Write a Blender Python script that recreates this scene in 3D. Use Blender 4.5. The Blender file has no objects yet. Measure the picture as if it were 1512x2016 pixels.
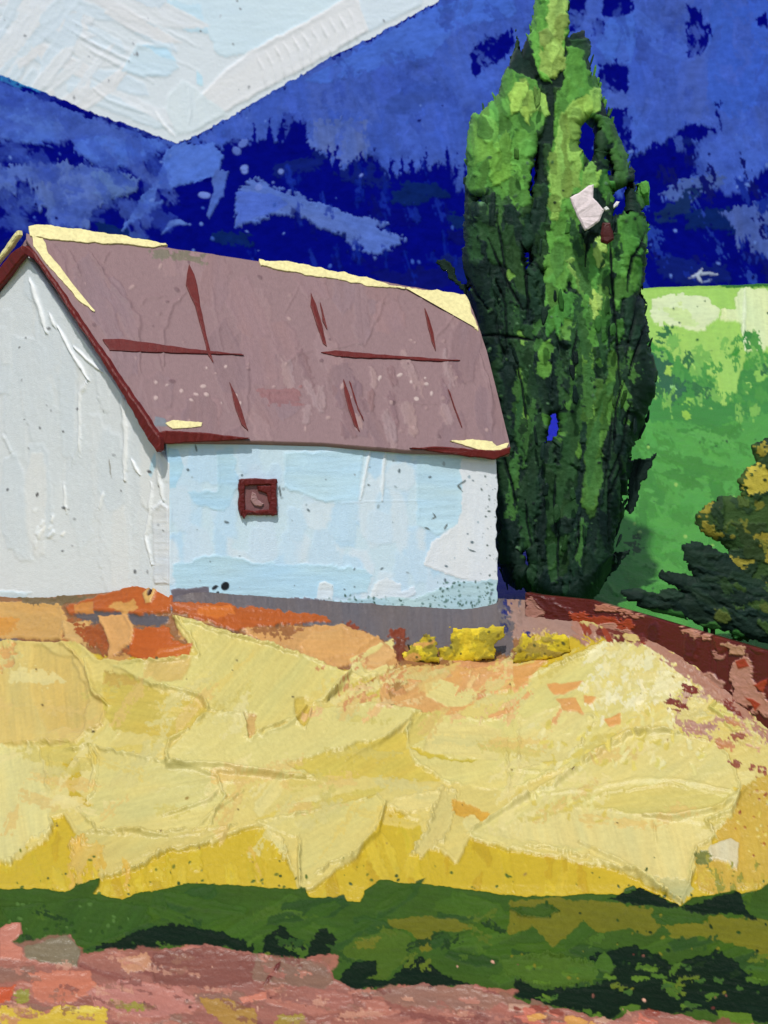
import bpy, bmesh, math, random
import numpy as np
from mathutils import Vector, Matrix
random.seed(7)
RNG = np.random.default_rng(11)
F, CX, CY, H = 3600.0, 756.0, 1008.0, 8.0      # the lens: reference size 1512 x 2016, camera 8 m up
K = 0.70                                       # albedo = painted colour / K
scene = bpy.context.scene
col = scene.collection

# ------------------------------------------------------------------ colour
def lin(c):
    k = np.asarray(K, float); a = np.asarray(c, float) / 255.0
    a = np.where(a <= .04045, a / 12.92, ((a + .055) / 1.055) ** 2.4)
    return np.clip(a / k, 0, .92)

# ------------------------------------------------------------------ noise
def _hash(ix, iy, seed):
    n = (ix * 374761393 + iy * 668265263 + seed * 974634721) & 0x7fffffff
    n = ((n ^ (n >> 13)) * 1274126177) & 0x7fffffff
    return ((n ^ (n >> 16)) & 0xffff) / 65535.0
def vnoise(x, y, seed=0):
    x0 = np.floor(x); y0 = np.floor(y)
    fx = x - x0; fy = y - y0
    fx = fx * fx * (3 - 2 * fx); fy = fy * fy * (3 - 2 * fy)
    ix = x0.astype(np.int64); iy = y0.astype(np.int64)
    a = _hash(ix, iy, seed); b = _hash(ix + 1, iy, seed)
    c = _hash(ix, iy + 1, seed); d = _hash(ix + 1, iy + 1, seed)
    return (a * (1 - fx) + b * fx) * (1 - fy) + (c * (1 - fx) + d * fx) * fy * 1.0
def fbm(x, y, seed=0, o=3):
    s = 0; a = 1; t = 0
    for k in range(o):
        s = s + a * vnoise(x * 2 ** k + 17.3 * k, y * 2 ** k - 9.1 * k, seed + k * 31); t += a; a *= .5
    return s / t

# ------------------------------------------------------------------ materials
def paint_mat(name, rough=.5, spec=.35, bump=.25, scale=55.0, mottling=.10):
    m = bpy.data.materials.new(name); m.use_nodes = True
    nt = m.node_tree; n = nt.nodes; l = nt.links; n.clear()
    out = n.new('ShaderNodeOutputMaterial'); bs = n.new('ShaderNodeBsdfPrincipled')
    l.new(bs.outputs[0], out.inputs[0])
    at = n.new('ShaderNodeAttribute'); at.attribute_name = 'Col'
    tc = n.new('ShaderNodeTexCoord')
    nz = n.new('ShaderNodeTexNoise'); nz.inputs['Scale'].default_value = scale * .35; nz.inputs['Detail'].default_value = 5
    l.new(tc.outputs['Object'], nz.inputs['Vector'])
    mr = n.new('ShaderNodeMapRange'); mr.inputs[1].default_value = .25; mr.inputs[2].default_value = .75
    mr.inputs[3].default_value = 1 - mottling; mr.inputs[4].default_value = 1 + mottling
    l.new(nz.outputs[0], mr.inputs[0])
    mx = n.new('ShaderNodeVectorMath'); mx.operation = 'SCALE'
    l.new(at.outputs['Color'], mx.inputs[0]); l.new(mr.outputs[0], mx.inputs['Scale'])
    l.new(mx.outputs[0], bs.inputs['Base Color'])
    nb = n.new('ShaderNodeTexNoise'); nb.inputs['Scale'].default_value = scale; nb.inputs['Detail'].default_value = 6
    nb.inputs['Roughness'].default_value = .62
    l.new(tc.outputs['Object'], nb.inputs['Vector'])
    bp = n.new('ShaderNodeBump'); bp.inputs['Strength'].default_value = bump; bp.inputs['Distance'].default_value = 1.2 / scale
    l.new(nb.outputs[0], bp.inputs['Height']); l.new(bp.outputs[0], bs.inputs['Normal'])
    rr = n.new('ShaderNodeMapRange'); rr.inputs[3].default_value = rough - .12; rr.inputs[4].default_value = rough + .12
    l.new(nz.outputs[0], rr.inputs[0]); l.new(rr.outputs[0], bs.inputs['Roughness'])
    bs.inputs['Specular IOR Level'].default_value = spec
    return m
M_near = paint_mat('thick_paint', .34, .38, .26, 38, .06)
M_wall = paint_mat('wall_paint', .5, .22, .28, 42, .035)
M_roof = paint_mat('roof_paint', .5, .22, .35, 40, .07)
M_trim = paint_mat('trim_paint', .42, .25, .3, 45, .15)
M_leaf = paint_mat('leaf_paint', .5, .08, .4, 34, .18)
M_hill = paint_mat('hill_paint', .55, .12, .35, 18, .08)
M_far = paint_mat('mountain_paint', .6, 0.0, .35, 2.6, .18)
M_lawn = paint_mat('lawn_paint', .5, .07, .3, 38, .10)
M_sky = paint_mat('sky_paint', .6, .1, .12, .8, .015)

# ------------------------------------------------------------------ pixel <-> world
def at(x, y, d):
    return Vector(((x - CX) / F * d, d, H + (CY - y) / F * d))
def at_np(X, Y, D):
    return np.stack([(X - CX) / F * D, D, H + (CY - Y) / F * D], -1)

class Plane:
    def __init__(s, p, n):
        s.p = Vector(p); s.n = Vector(n).normalized()
    @staticmethod
    def through(a, b, c):
        n = (b - a).cross(c - a)
        pl = Plane(a, n)
        if pl.n.dot(Vector((0, 0, H)) - a) < 0: pl.n = -pl.n
        return pl
    @staticmethod
    def vertical(a, b):
        return Plane.through(a, b, a + Vector((0, 0, 1)))
    def off(s, k): return Plane(s.p + s.n * k, s.n)
    def D(s, X, Y):
        c = s.n.dot(s.p - Vector((0, 0, H)))
        return c / (s.n.x * (X - CX) / F + s.n.y + s.n.z * (CY - Y) / F)
    def hit(s, x, y): return at(x, y, float(s.D(x, y)))

# ------------------------------------------------------------------ relief painter: a surface covered with knife strokes of real thickness
def poly_sd(x, y, P):
    inside = np.zeros(x.shape, bool); d2 = np.full(x.shape, 1e12); n = len(P)
    for i in range(n):
        ax, ay = P[i]; bx, by = P[(i + 1) % n]
        ex, ey = bx - ax, by - ay
        t = np.clip(((x - ax) * ex + (y - ay) * ey) / (ex * ex + ey * ey + 1e-9), 0, 1)
        d2 = np.minimum(d2, (x - ax - t * ex) ** 2 + (y - ay - t * ey) ** 2)
        if ay != by:
            inside ^= ((ay > y) != (by > y)) & (x < (bx - ax) * (y - ay) / (by - ay) + ax)
    return np.where(inside, 1, -1) * np.sqrt(d2)
class Relief:
    def __init__(s, X, Y, base, seed=1):
        s.X, s.Y = X, Y
        s.C = np.empty(X.shape + (3,)); s.C[:] = lin(base)
        s.Hh = np.zeros(X.shape); s.R = np.zeros(X.shape, np.int16); s.seed = seed
    def _sub(s, x0, x1, y0, y1):
        return np.nonzero((s.X > x0) & (s.X < x1) & (s.Y > y0) & (s.Y < y1))
    def stroke(s, poly, c, th=3, jag=4, jl=14, ridge=1.5, dry=0, ang=0, streak=.07, region=None, hv=.5, soft=1.1, rw=4.5, keep=.35, alpha=1.0):
        s.seed += 7
        P = np.asarray(poly, float)
        pad = jag * 2 + 6 + (dry * 12)
        ii = s._sub(P[:, 0].min() - pad, P[:, 0].max() + pad, P[:, 1].min() - pad, P[:, 1].max() + pad)
        if len(ii[0]) == 0: return
        x0 = s.X[ii]; y0 = s.Y[ii]
        x = x0 + jag * 2.4 * (fbm(x0 / jl, y0 / jl, s.seed, 4) - .5)
        y = y0 + jag * 2.4 * (fbm(x0 / jl, y0 / jl, s.seed + 3, 4) - .5)
        sd = poly_sd(x, y, P)
        ca, sa = math.cos(math.radians(ang)), math.sin(math.radians(ang))
        u = x0 * ca + y0 * sa; v = -x0 * sa + y0 * ca
        fib = fbm(u / 46, v / 4.5, s.seed + 9, 2) - .5
        if dry:
            g = fbm(x0 / 6, y0 / 8, s.seed + 5, 3) - .5; g2 = fbm(x0 / 34, y0 / 30, s.seed + 6, 2) - .5
            sd = sd + dry * (g * 54 + g2 * 18 + fib * 40) - dry * 2
        m = np.clip(sd / soft * .5 + .5, 0, 1); m = m * m * (3 - 2 * m)
        lo = fbm(x0 / 70, y0 / 70, s.seed + 13, 2) - .5
        k = 1 + streak * 2.2 * fib + streak * 1.6 * lo
        hue = fbm(u / 90 + 5, v / 22, s.seed + 23, 2) - .5
        cc = lin(c)[None, :] * k[:, None] * (1 + streak * 1.6 * hue[:, None] * np.array([[1.0, .1, -1.2]]))
        ma = (m * alpha)[:, None]
        s.C[ii] = s.C[ii] * (1 - ma) + cc * ma
        rn = np.clip(fbm(x0 / 38, y0 / 38, s.seed + 17, 2) * 2.2 - .45, 0, 1.3)
        h = s.Hh[ii]
        nh = h * keep + th * (1 + hv * .5 * lo) + hv * 1.6 * fib + ridge * rn * np.exp(-((sd - rw * .6) / rw) ** 2)
        mh = np.clip(sd / 2.6 * .5 + .5, 0, 1)
        s.Hh[ii] = h * (1 - mh) + nh * mh
        if region is not None:
            r = s.R[ii]; r[m > .5] = region; s.R[ii] = r
    def line(s, pts, w, h, c=None, jag=2, taper=True):
        s.seed += 5
        P = np.asarray(pts, float); pad = w * 3 + jag * 2
        ii = s._sub(P[:, 0].min() - pad, P[:, 0].max() + pad, P[:, 1].min() - pad, P[:, 1].max() + pad)
        if len(ii[0]) == 0: return
        x0 = s.X[ii]; y0 = s.Y[ii]
        x = x0 + jag * 2 * (fbm(x0 / 16, y0 / 16, s.seed) - .5); y = y0 + jag * 2 * (fbm(x0 / 16, y0 / 16, s.seed + 1) - .5)
        best = np.full(x.shape, 1e9); tt = np.zeros(x.shape); n = len(P) - 1
        for i in range(n):
            ax, ay = P[i]; ex, ey = P[i + 1] - P[i]
            t = np.clip(((x - ax) * ex + (y - ay) * ey) / (ex * ex + ey * ey + 1e-9), 0, 1)
            d = np.hypot(x - ax - t * ex, y - ay - t * ey)
            tt = np.where(d < best, (i + t) / n, tt); best = np.minimum(best, d)
        wt = w * (np.clip(np.minimum(tt, 1 - tt) * 5, .35, 1) if taper else 1) * (.7 + .6 * fbm(x0 / 22, y0 / 22, s.seed + 2, 2))
        g = np.exp(-(best / wt) ** 2)
        s.Hh[ii] += h * g
        if c is not None:
            m = np.clip((wt - best) / 1.4 + .5, 0, 1)[:, None]
            s.C[ii] = s.C[ii] * (1 - m) + lin(c) * m
    def scatter(s, n, box, length, width, ang, colors, th=2, poly=None, dang=12, **kw):
        rs = random.Random(s.seed)
        k = 0; tries = 0
        while k < n and tries < n * 20:
            tries += 1
            x = rs.uniform(box[0], box[2]); y = rs.uniform(box[1], box[3])
            if poly is not None and not inpoly(x, y, poly): continue
            k += 1
            a = math.radians(ang + rs.uniform(-dang, dang)); L = length * rs.uniform(.5, 1.3) / 2; W = width * rs.uniform(.55, 1.3) / 2
            pts = []
            for (p, q) in ((-1, -.6), (-.5, -1), (.4, -.9), (1, -.7), (1.05, .3), (.6, .95), (-.3, 1), (-1, .6)):
                p += rs.uniform(-.2, .2); q += rs.uniform(-.2, .2)
                pts.append((x + p * L * math.cos(a) - q * W * math.sin(a), y + p * L * math.sin(a) + q * W * math.cos(a)))
            s.stroke(pts, rs.choice(colors), th=th * rs.uniform(.5, 1.3), ang=math.degrees(a), **kw)
    def specks(s, n, box, r, colors, h=.8, poly=None):
        rs = random.Random(s.seed); s.seed += 3
        for k in range(n):
            x = rs.uniform(box[0], box[2]); y = rs.uniform(box[1], box[3])
            if poly is not None and not inpoly(x, y, poly): continue
            q = r * rs.uniform(.4, 1.4); c = lin(rs.choice(colors)); a = rs.uniform(0, 3.1); e = rs.uniform(.5, 1)
            ii = s._sub(x - q * 2, x + q * 2, y - q * 2, y + q * 2)
            if len(ii[0]) == 0: continue
            dx = s.X[ii] - x; dy = s.Y[ii] - y
            d = np.hypot((dx * math.cos(a) + dy * math.sin(a)) * e, -dx * math.sin(a) + dy * math.cos(a))
            m = np.clip((q - d) / 1.5 + .4, 0, 1)
            s.C[ii] = s.C[ii] * (1 - m[:, None]) + c * m[:, None]
            s.Hh[ii] += h * m
    def finish(s, fine=.5):
        s.Hh += fine * (fbm(s.X / 5, s.Y / 5, s.seed + 77, 3) - .5) * 2
        s.Hh += fine * 1.2 * (fbm(s.X / 40, s.Y / 40, s.seed + 97, 2) - .5) * 2

def inpoly(x, y, P):
    r = False; n = len(P)
    for i in range(n):
        ax, ay = P[i]; bx, by = P[(i + 1) % n]
        if (ay > y) != (by > y) and x < (bx - ax) * (y - ay) / (by - ay) + ax: r = not r
    return r

def span_grid(xs, top, bot, rows):
    xs = np.asarray(xs, float)
    t = np.asarray(rows, float)[:, None]
    T = np.interp(xs, [p[0] for p in top], [p[1] for p in top])[None, :]
    B = np.interp(xs, [p[0] for p in bot], [p[1] for p in bot])[None, :]
    return np.repeat(xs[None, :], len(rows), 0), T + t * (B - T)
def axis(a, b, step, lo=None, hi=None, coarse=14):
    l = list(np.arange(a, b + .001, step))
    if lo is not None: l = list(np.arange(lo, a - step * .5, coarse)) + l
    if hi is not None: l = l + list(np.arange(b + coarse, hi, coarse))
    return np.array(l)

def normals(P):
    du = np.gradient(P, axis=1); dv = np.gradient(P, axis=0)
    n = np.cross(du, dv)
    n /= np.linalg.norm(n, axis=-1, keepdims=True) + 1e-12
    flip = np.sum(n * (P - np.array([0, 0, H])), -1) > 0
    n[flip] *= -1
    return n

def link_mesh(name, verts, faces, colors, mat, parent=None, smooth=True):
    verts = np.asarray(verts, np.float32).reshape(-1, 3)
    me = bpy.data.meshes.new(name)
    if isinstance(faces, np.ndarray) and faces.ndim == 2:
        nf, k = faces.shape
        me.vertices.add(len(verts)); me.vertices.foreach_set('co', verts.ravel())
        me.loops.add(nf * k); me.loops.foreach_set('vertex_index', faces.ravel().astype(np.int32))
        me.polygons.add(nf); me.polygons.foreach_set('loop_start', np.arange(0, nf * k, k, dtype=np.int32))
        me.polygons.foreach_set('loop_total', np.full(nf, k, np.int32))
        me.update(calc_edges=True); me.validate()
    else:
        me.from_pydata([tuple(v) for v in verts], [], [list(f) for f in faces]); me.update()
    a = me.color_attributes.new('Col', 'FLOAT_COLOR', 'POINT')
    cc = np.ones((len(verts), 4), np.float32); cc[:, :3] = np.asarray(colors)
    a.data.foreach_set('color', cc.ravel())
    me.polygons.foreach_set('use_smooth', np.full(len(me.polygons), smooth))
    me.materials.append(mat)
    o = bpy.data.objects.new(name, me); col.objects.link(o)
    if parent is not None:
        o.parent = parent
        o.matrix_parent_inverse = Matrix.Translation(-Vector(parent.location))
    return o

def grid_mesh(name, rel, D, mat, parent=None, thick=None, hscale=1.0, back=None, fine=.5):
    rel.finish(fine)
    P = at_np(rel.X, rel.Y, D)
    N = normals(P)
    V = P + N * (rel.Hh * hscale * D / F)[..., None]
    nr, nc = rel.X.shape
    idx = np.arange(nr * nc).reshape(nr, nc)
    q = np.stack([idx[:-1, :-1], idx[1:, :-1], idx[1:, 1:], idx[:-1, 1:]], -1).reshape(-1, 4)
    verts = V.reshape(-1, 3); C = rel.C.reshape(-1, 3)
    if thick is not None:                         # close the surface into a solid slab
        bv = np.asarray(thick, float)
        top, bot = idx[0], idx[-1]; L, Rr = idx[:, 0], idx[:, -1]
        o0 = len(verts); tb = np.arange(nc) + o0; bb = np.arange(nc) + o0 + nc
        lb = np.arange(nr) + o0 + 2 * nc; rb = lb + nr
        verts = np.concatenate([verts, P[0] + bv, P[-1] + bv, P[:, 0] + bv, P[:, -1] + bv])
        C = np.concatenate([C, rel.C[0], rel.C[-1], rel.C[:, 0], rel.C[:, -1]])
        ex = [np.stack([top[:-1], top[1:], tb[1:], tb[:-1]], -1), np.stack([bot[1:], bot[:-1], bb[:-1], bb[1:]], -1),
              np.stack([L[1:], L[:-1], lb[:-1], lb[1:]], -1), np.stack([Rr[:-1], Rr[1:], rb[1:], rb[:-1]], -1),
              np.stack([tb[:-1], tb[1:], bb[1:], bb[:-1]], -1)]
        q = np.concatenate([q] + ex)
    if back is not None:                          # a far slope falling away behind the top edge
        o0 = len(verts); t2 = np.arange(nc) + o0; top = idx[0]
        verts = np.concatenate([verts, P[0] + np.asarray(back, float)]); C = np.concatenate([C, rel.C[0]])
        q = np.concatenate([q, np.stack([top[:-1], top[1:], t2[1:], t2[:-1]], -1)])
    return link_mesh(name, verts, q, C, mat, parent)

def shell(name, rel, outline, d0, R, w, mat, parent, hscale=1.0, lump=.12, seed=0, fine=.6, gaps=()):
    """a rounded solid body covered with knife strokes: front and back skins joined round every edge and gap"""
    rel.finish(fine)
    sd = poly_sd(rel.X, rel.Y, outline)
    t = np.clip(sd / w, 0, 1)
    dome = R * np.sqrt(np.clip(1 - (1 - t) ** 2, 0, 1)) * (1 + lump * 4 * (fbm(rel.X / 45, rel.Y / 90, seed + 7, 3) - .5)) + .03
    for g in gaps:
        tg = np.clip((-poly_sd(rel.X, rel.Y, g) + 3) / 12, 0.02, 1)
        dome = dome * (.4 + .6 * np.sqrt(1 - (1 - tg) ** 2))
    Pf = at_np(rel.X, rel.Y, d0 - dome); N = normals(Pf)
    Pf = Pf + N * (rel.Hh * hscale * d0 / F)[..., None]
    Pb = at_np(rel.X, rel.Y, d0 + 0 * dome); Pb[..., 1] += dome
    nr, nc = rel.X.shape; idx = np.arange(nr * nc).reshape(nr, nc); keep = rel.R.reshape(-1) == 1
    q = np.stack([idx[:-1, :-1], idx[1:, :-1], idx[1:, 1:], idx[:-1, 1:]], -1).reshape(-1, 4)
    q = q[keep[q].all(1)]
    e = np.concatenate([q[:, [0, 1]], q[:, [1, 2]], q[:, [2, 3]], q[:, [3, 0]]])
    key = np.sort(e, 1); _, first, cnt = np.unique(key[:, 0].astype(np.int64) * (nr * nc) + key[:, 1], return_index=True, return_counts=True)
    be = e[first[cnt == 1]]
    n = nr * nc
    fs = np.concatenate([q, q[:, ::-1] + n, np.stack([be[:, 1], be[:, 0], be[:, 0] + n, be[:, 1] + n], -1)])
    V = np.concatenate([Pf.reshape(-1, 3), Pb.reshape(-1, 3)]); C = np.concatenate([rel.C.reshape(-1, 3)] * 2)
    u, inv = np.unique(fs, return_inverse=True)
    return link_mesh(name, V[u], inv.reshape(-1, 4), C[u], mat, parent)

# ------------------------------------------------------------------ thick slabs (trim, frames, flakes) laid on a plane
def resample(P, step, jit, rs):
    out = []; ph = rs.uniform(0, 90)
    n = len(P)
    for i in range(n):
        a = Vector(P[i]); b = Vector(P[(i + 1) % n]); L = (b - a).length; k = max(1, int(L / step))
        nrm = Vector((-(b - a).y, (b - a).x)).normalized() if L > 0 else Vector((0, 0))
        for j in range(k):
            p = a.lerp(b, j / k)
            w = float(vnoise(np.array([p.x / 15.0 + ph]), np.array([p.y / 15.0]), 5)[0]) - .5
            out.append(p + nrm * (rs.uniform(-.3, .3) * jit + w * 2.6 * jit))
    return out
def area2(P): return sum(P[i][0] * P[(i + 1) % len(P)][1] - P[(i + 1) % len(P)][0] * P[i][1] for i in range(len(P)))
def slab(name, polys, plane, c, th=.05, mat=None, parent=None, step=6, jit=1.0, inset=2.2, seed=0, sink=.05, var=.10):
    """polys: outlines (reference coordinates on the plane), each a raised rounded pad"""
    rs = random.Random(seed + len(name)); V = []; Fc = []; C = []
    c = lin(c)
    if not isinstance(polys[0][0], (tuple, list)): polys = [polys]
    for P in polys:
        if area2(P) < 0: P = P[::-1]
        R = resample(P, step, jit, rs); n = len(R); o = len(V)
        inn = []
        for i in range(n):
            a, b, d = R[i - 1], R[i], R[(i + 1) % n]
            t = (d - a)
            t = t.normalized() if t.length > 0 else Vector((1, 0))
            inn.append(b + Vector((-t.y, t.x)) * inset)
        for ring, (pts, h) in enumerate(((R, -sink), (R, th * .6), (inn, th))):
            for p in pts:
                V.append(plane.hit(p.x, p.y) + plane.n * (h + (rs.uniform(-.12, .12) * th if ring else 0)))
                C.append(c * (1 + rs.uniform(-var, var)))
        for r in (0, 1):
            for i in range(n):
                j = (i + 1) % n
                Fc.append((o + r * n + i, o + r * n + j, o + (r + 1) * n + j, o + (r + 1) * n + i))
        Fc.append(tuple(range(o + 2 * n, o + 3 * n)))
        Fc.append(tuple(range(o + n - 1, o - 1, -1)))
    ob = link_mesh(name, V, Fc, np.array(C), mat or M_trim, parent, smooth=False)
    bm = bmesh.new(); bm.from_mesh(ob.data)
    bmesh.ops.recalc_face_normals(bm, faces=bm.faces)
    bmesh.ops.triangulate(bm, faces=[f for f in bm.faces if len(f.verts) > 4])
    bm.to_mesh(ob.data); bm.free()
    return ob

# ------------------------------------------------------------------ leaf dabs: thick little knife marks in a volume
class Dabs:
    def __init__(s, seed): s.V = []; s.Fc = []; s.C = []; s.rs = random.Random(seed)
    def add(s, p, along, nrm, L, W, T, c, k=11):
        rs = s.rs; along = along.normalized(); side = along.cross(nrm)
        if side.length < 1e-4: side = along.orthogonal()
        side.normalize(); nrm = side.cross(along).normalized()
        o = len(s.V); ph = rs.random() * 6.28
        base = lin(c) * (1 + rs.uniform(-.12, .12))
        ring = []
        for i in range(k):
            a = 2 * math.pi * i / k + rs.uniform(-.15, .15)
            ca, sa = math.cos(a), math.sin(a)
            r = rs.uniform(.78, 1.12)
            ring.append((math.copysign(abs(ca) ** .7, ca) * r, math.copysign(abs(sa) ** .75, sa) * r * (.8 + .2 * math.sin(ca * 2 + ph))))
        for sc, h in ((1, 0), (.72, .75)):
            for (u, v) in ring:
                s.V.append(p + along * (u * L / 2 * sc) + side * (v * W / 2 * sc) + nrm * (T * (h + rs.uniform(-.12, .12))))
                s.C.append(base * (1 + rs.uniform(-.08, .08)))
        s.V.append(p + nrm * T * rs.uniform(.7, 1.1)); s.C.append(base)
        s.V.append(p - nrm * T * .5); s.C.append(base * .95)
        for i in range(k):
            j = (i + 1) % k
            s.Fc.append((o + i, o + j, o + k + j, o + k + i)); s.Fc.append((o + k + i, o + k + j, o + 2 * k)); s.Fc.append((o + j, o + i, o + 2 * k + 1))
    def build(s, name, mat, parent): return link_mesh(name, [tuple(v) for v in s.V], s.Fc, np.array(s.C), mat, parent, smooth=False)

def tag(o, label=None, cat=None, group=None, kind=None):
    if label: o['label'] = label
    if cat: o['category'] = cat
    if group: o['group'] = group
    if kind: o['kind'] = kind
    return o
def empty(name, loc):
    o = bpy.data.objects.new(name, None); o.location = loc; o.empty_display_size = .3; col.objects.link(o); return o
def tube(name, pts, radii, c, mat, parent, k=8, seed=0):
    rs = random.Random(seed); V = []; Fc = []; C = []
    for (p, r) in zip(pts, radii):
        for i in range(k):
            a = 2 * math.pi * i / k
            V.append(Vector(p) + Vector((math.cos(a), math.sin(a), 0)) * r * rs.uniform(.85, 1.15)); C.append(lin(c) * rs.uniform(.85, 1.15))
    for s in range(len(pts) - 1):
        for i in range(k):
            j = (i + 1) % k; Fc.append((s * k + i, s * k + j, s * k + k + j, s * k + k + i))
    Fc.append(tuple(range(k))[::-1]); Fc.append(tuple(range(len(V) - k, len(V))))
    return link_mesh(name, [tuple(v) for v in V], Fc, np.array(C), mat, parent)
def box_mesh(name, quads, c, mat, parent):
    V = []; Fc = []
    for q in quads:
        o = len(V); V += [tuple(v) for v in q]; Fc.append(tuple(range(o, o + len(q))))
    return link_mesh(name, V, Fc, np.tile(lin(c), (len(V), 1)), mat, parent, smooth=False)

# =================================================================== SKY
K = (.81, .82, .81)
xs = axis(0, 900, 2, -4200, 5600, 40)
rows = np.concatenate([np.linspace(0, .5, 30)[:-1], np.linspace(.5, .82, 30)[:-1], np.linspace(.82, 1, 170)])
top = [(-5000, -2600), (6000, -2600)]; bot = [(-5000, 760), (-600, 640), (0, 330), (6000, 330)]
X, Y = span_grid(xs, top, bot, rows)
r = Relief(X, Y, (206, 212, 214), 101)
W1, W2, W3, BL = (210, 213, 214), (212, 212, 211), (201, 211, 216), (188, 211, 221)
r.scatter(40, (-1500, -1200, 2600, -20), 500, 150, 24, [W1, W3, BL, W2], th=5, dang=40, jag=8, jl=30)
r.stroke([(330, -60), (520, -60), (720, -60), (700, 10), (580, 62), (500, 104), (430, 112), (405, 62), (345, 52)], (197, 213, 219), th=1.5, jag=7, ridge=.5, streak=.02)
r.stroke([(300, -5), (395, 10), (410, 70), (370, 60), (310, 40)], BL, th=1.2, jag=6, ridge=.5, streak=.02)
r.scatter(34, (-20, -20, 330, 225), 190, 34, 25, [W1, W2, W3, W1], th=1.4, dang=8, jag=3, ridge=.7, streak=.02, hv=.5)
r.scatter(14, (-20, -20, 120, 170), 120, 34, -55, [W1, W3, W3], th=1.4, dang=8, jag=3, ridge=.7, streak=.02, hv=.5)
r.scatter(9, (40, 110, 250, 215), 90, 22, -45, [W1, W2], th=1.4, dang=8, jag=3, ridge=.7, streak=.02, hv=.5)
r.stroke([(500, 96), (600, 45), (690, -10), (708, 0), (726, 62), (640, 112), (520, 178), (420, 236), (380, 258), (385, 195), (440, 140)], W2, th=2.4, jag=3, ridge=1.3, streak=.015, ang=-28, hv=.3)
r.stroke([(700, -20), (830, -30), (830, 10), (728, 62), (712, 20)], W3, th=2, jag=3, ridge=1, streak=.015)
for i in range(11):
    t = i / 10; x = 505 + 180 * t; y = 112 - 92 * t
    r.line([(x, y), (x + 14, y + 26), (x + 20, y + 62)], 2.6, random.uniform(2.4, 5))
for i in range(12):
    t = random.random(); x = 120 + 140 * t; y = 20 + random.uniform(0, 90)
    r.line([(x, y), (x + 70, y + 36), (x + 140, y + 70)], 2.2, random.uniform(.8, 2.4), jag=3)
r.stroke([(268, 86), (330, 88), (352, 132), (330, 150), (275, 150), (240, 140), (255, 110)], (196, 212, 219), th=1.5, jag=4, streak=.03, ang=10)
r.stroke([(280, 90), (325, 95), (348, 120), (320, 112)], (184, 211, 223), th=.8, jag=3, ridge=.3)
r.stroke([(388, 138), (400, 150), (400, 170), (388, 165)], (186, 214, 224), th=.5, jag=2)
r.stroke([(330, 190), (362, 156), (420, 200), (450, 226), (375, 262), (348, 268), (326, 214)], (205, 213, 214), th=1.2, jag=4, ridge=.5, streak=.02, ang=80)
r.line([(372, 172), (376, 210), (372, 244)], 2.2, 2.6)
r.line([(306, 220), (322, 246), (346, 270)], 3, 3, (222, 224, 224))
r.line([(180, 170), (210, 196), (290, 224)], 3, 2.4)
r.specks(26, (0, 0, 820, 240), 2.0, [(120, 122, 125), (165, 168, 172)], .4)
D = 620 / np.sqrt(1 + ((X - CX) / F) ** 2)
sky = grid_mesh('sky', r, D, M_sky, fine=.15, hscale=.55); tag(sky, kind='structure')

# =================================================================== MOUNTAINS
K = (1.36, 1.30, 1.34)
skyline = [(-2200, -900), (-700, -190), (0, 148), (60, 172), (120, 196), (200, 230), (280, 256), (330, 277), (348, 283), (372, 274), (430, 244), (520, 192),
           (600, 145), (660, 108), (720, 80), (770, 55), (860, 4), (1000, -70), (1300, -230), (1900, -480), (3600, -900)]
xs = axis(0, 1512, 2, -2100, 3500, 24)
rows = np.concatenate([np.linspace(0, .74, 300)[:-1], np.linspace(.74, 1, 20)])
X, Y = span_grid(xs, skyline, [(-3000, 900), (4000, 900)], rows)
Y = Y + ((fbm(X / 9, X * 0, 5, 3) - .5) * 5) * np.clip(1 - (Y - np.interp(X, [p[0] for p in skyline], [p[1] for p in skyline])) / 40, 0, 1)
r = Relief(X, Y, (5, 10, 118), 211)
NV, MB, GB, LB = (5, 9, 118), (64, 90, 180), (84, 106, 176), (82, 114, 200)
r.scatter(60, (0, 200, 1512, 700), 120, 40, 10, [(12, 18, 105), (8, 12, 118), (16, 30, 110), (12, 34, 96)], th=1.5, dang=30, jag=6, dry=.3)
r.stroke([(-900, -150), (0, 156), (90, 196), (170, 232), (250, 256), (348, 286), (330, 302), (290, 308), (262, 328), (240, 333), (200, 326), (150, 304), (140, 268), (115, 281), (60, 285), (0, 279), (-900, 279)], MB, th=3, jag=5, dry=.35, ang=20, streak=.10)
r.stroke([(0, 205), (70, 200), (125, 240), (120, 275), (60, 283), (0, 276)], (78, 108, 194), th=1.5, jag=5, dry=.2, ang=5)
r.stroke([(140, 290), (200, 270), (290, 275), (330, 292), (290, 305), (240, 331), (200, 325)], (74, 106, 196), th=1.5, jag=5, dry=.2, ang=20)
r.stroke([(-600, 322), (40, 327), (60, 318), (120, 322), (190, 330), (230, 345), (277, 352), (268, 378), (240, 385), (218, 384), (195, 410), (178, 425), (176, 452), (110, 446), (76, 410), (62, 372), (36, 350), (28, 382), (-600, 384)], GB, th=3, jag=5, dry=.4, ang=80, streak=.12)
r.stroke([(180, 330), (280, 348), (262, 380), (235, 388), (205, 400), (186, 380)], (86, 112, 176), th=1.5, jag=5, dry=.35, ang=0)
r.stroke([(0, 148), (60, 168), (120, 195), (60, 182), (0, 160)], (48, 128, 186), th=1, jag=2, ridge=.4)
r.stroke([(20, 160), (90, 186), (180, 224), (178, 232), (140, 214), (90, 202), (40, 175)], NV, th=1, jag=3, dry=.25)
r.stroke([(186, 212), (230, 222), (270, 245), (250, 244), (196, 222)], (40, 60, 165), th=2.5, jag=2, ridge=1)
r.stroke([(330, 298), (348, 286), (420, 284), (440, 310), (425, 350), (350, 368), (318, 398), (280, 425), (240, 456), (262, 415), (300, 362)], LB, th=3.5, jag=4, dry=.15, ang=-35)
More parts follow.
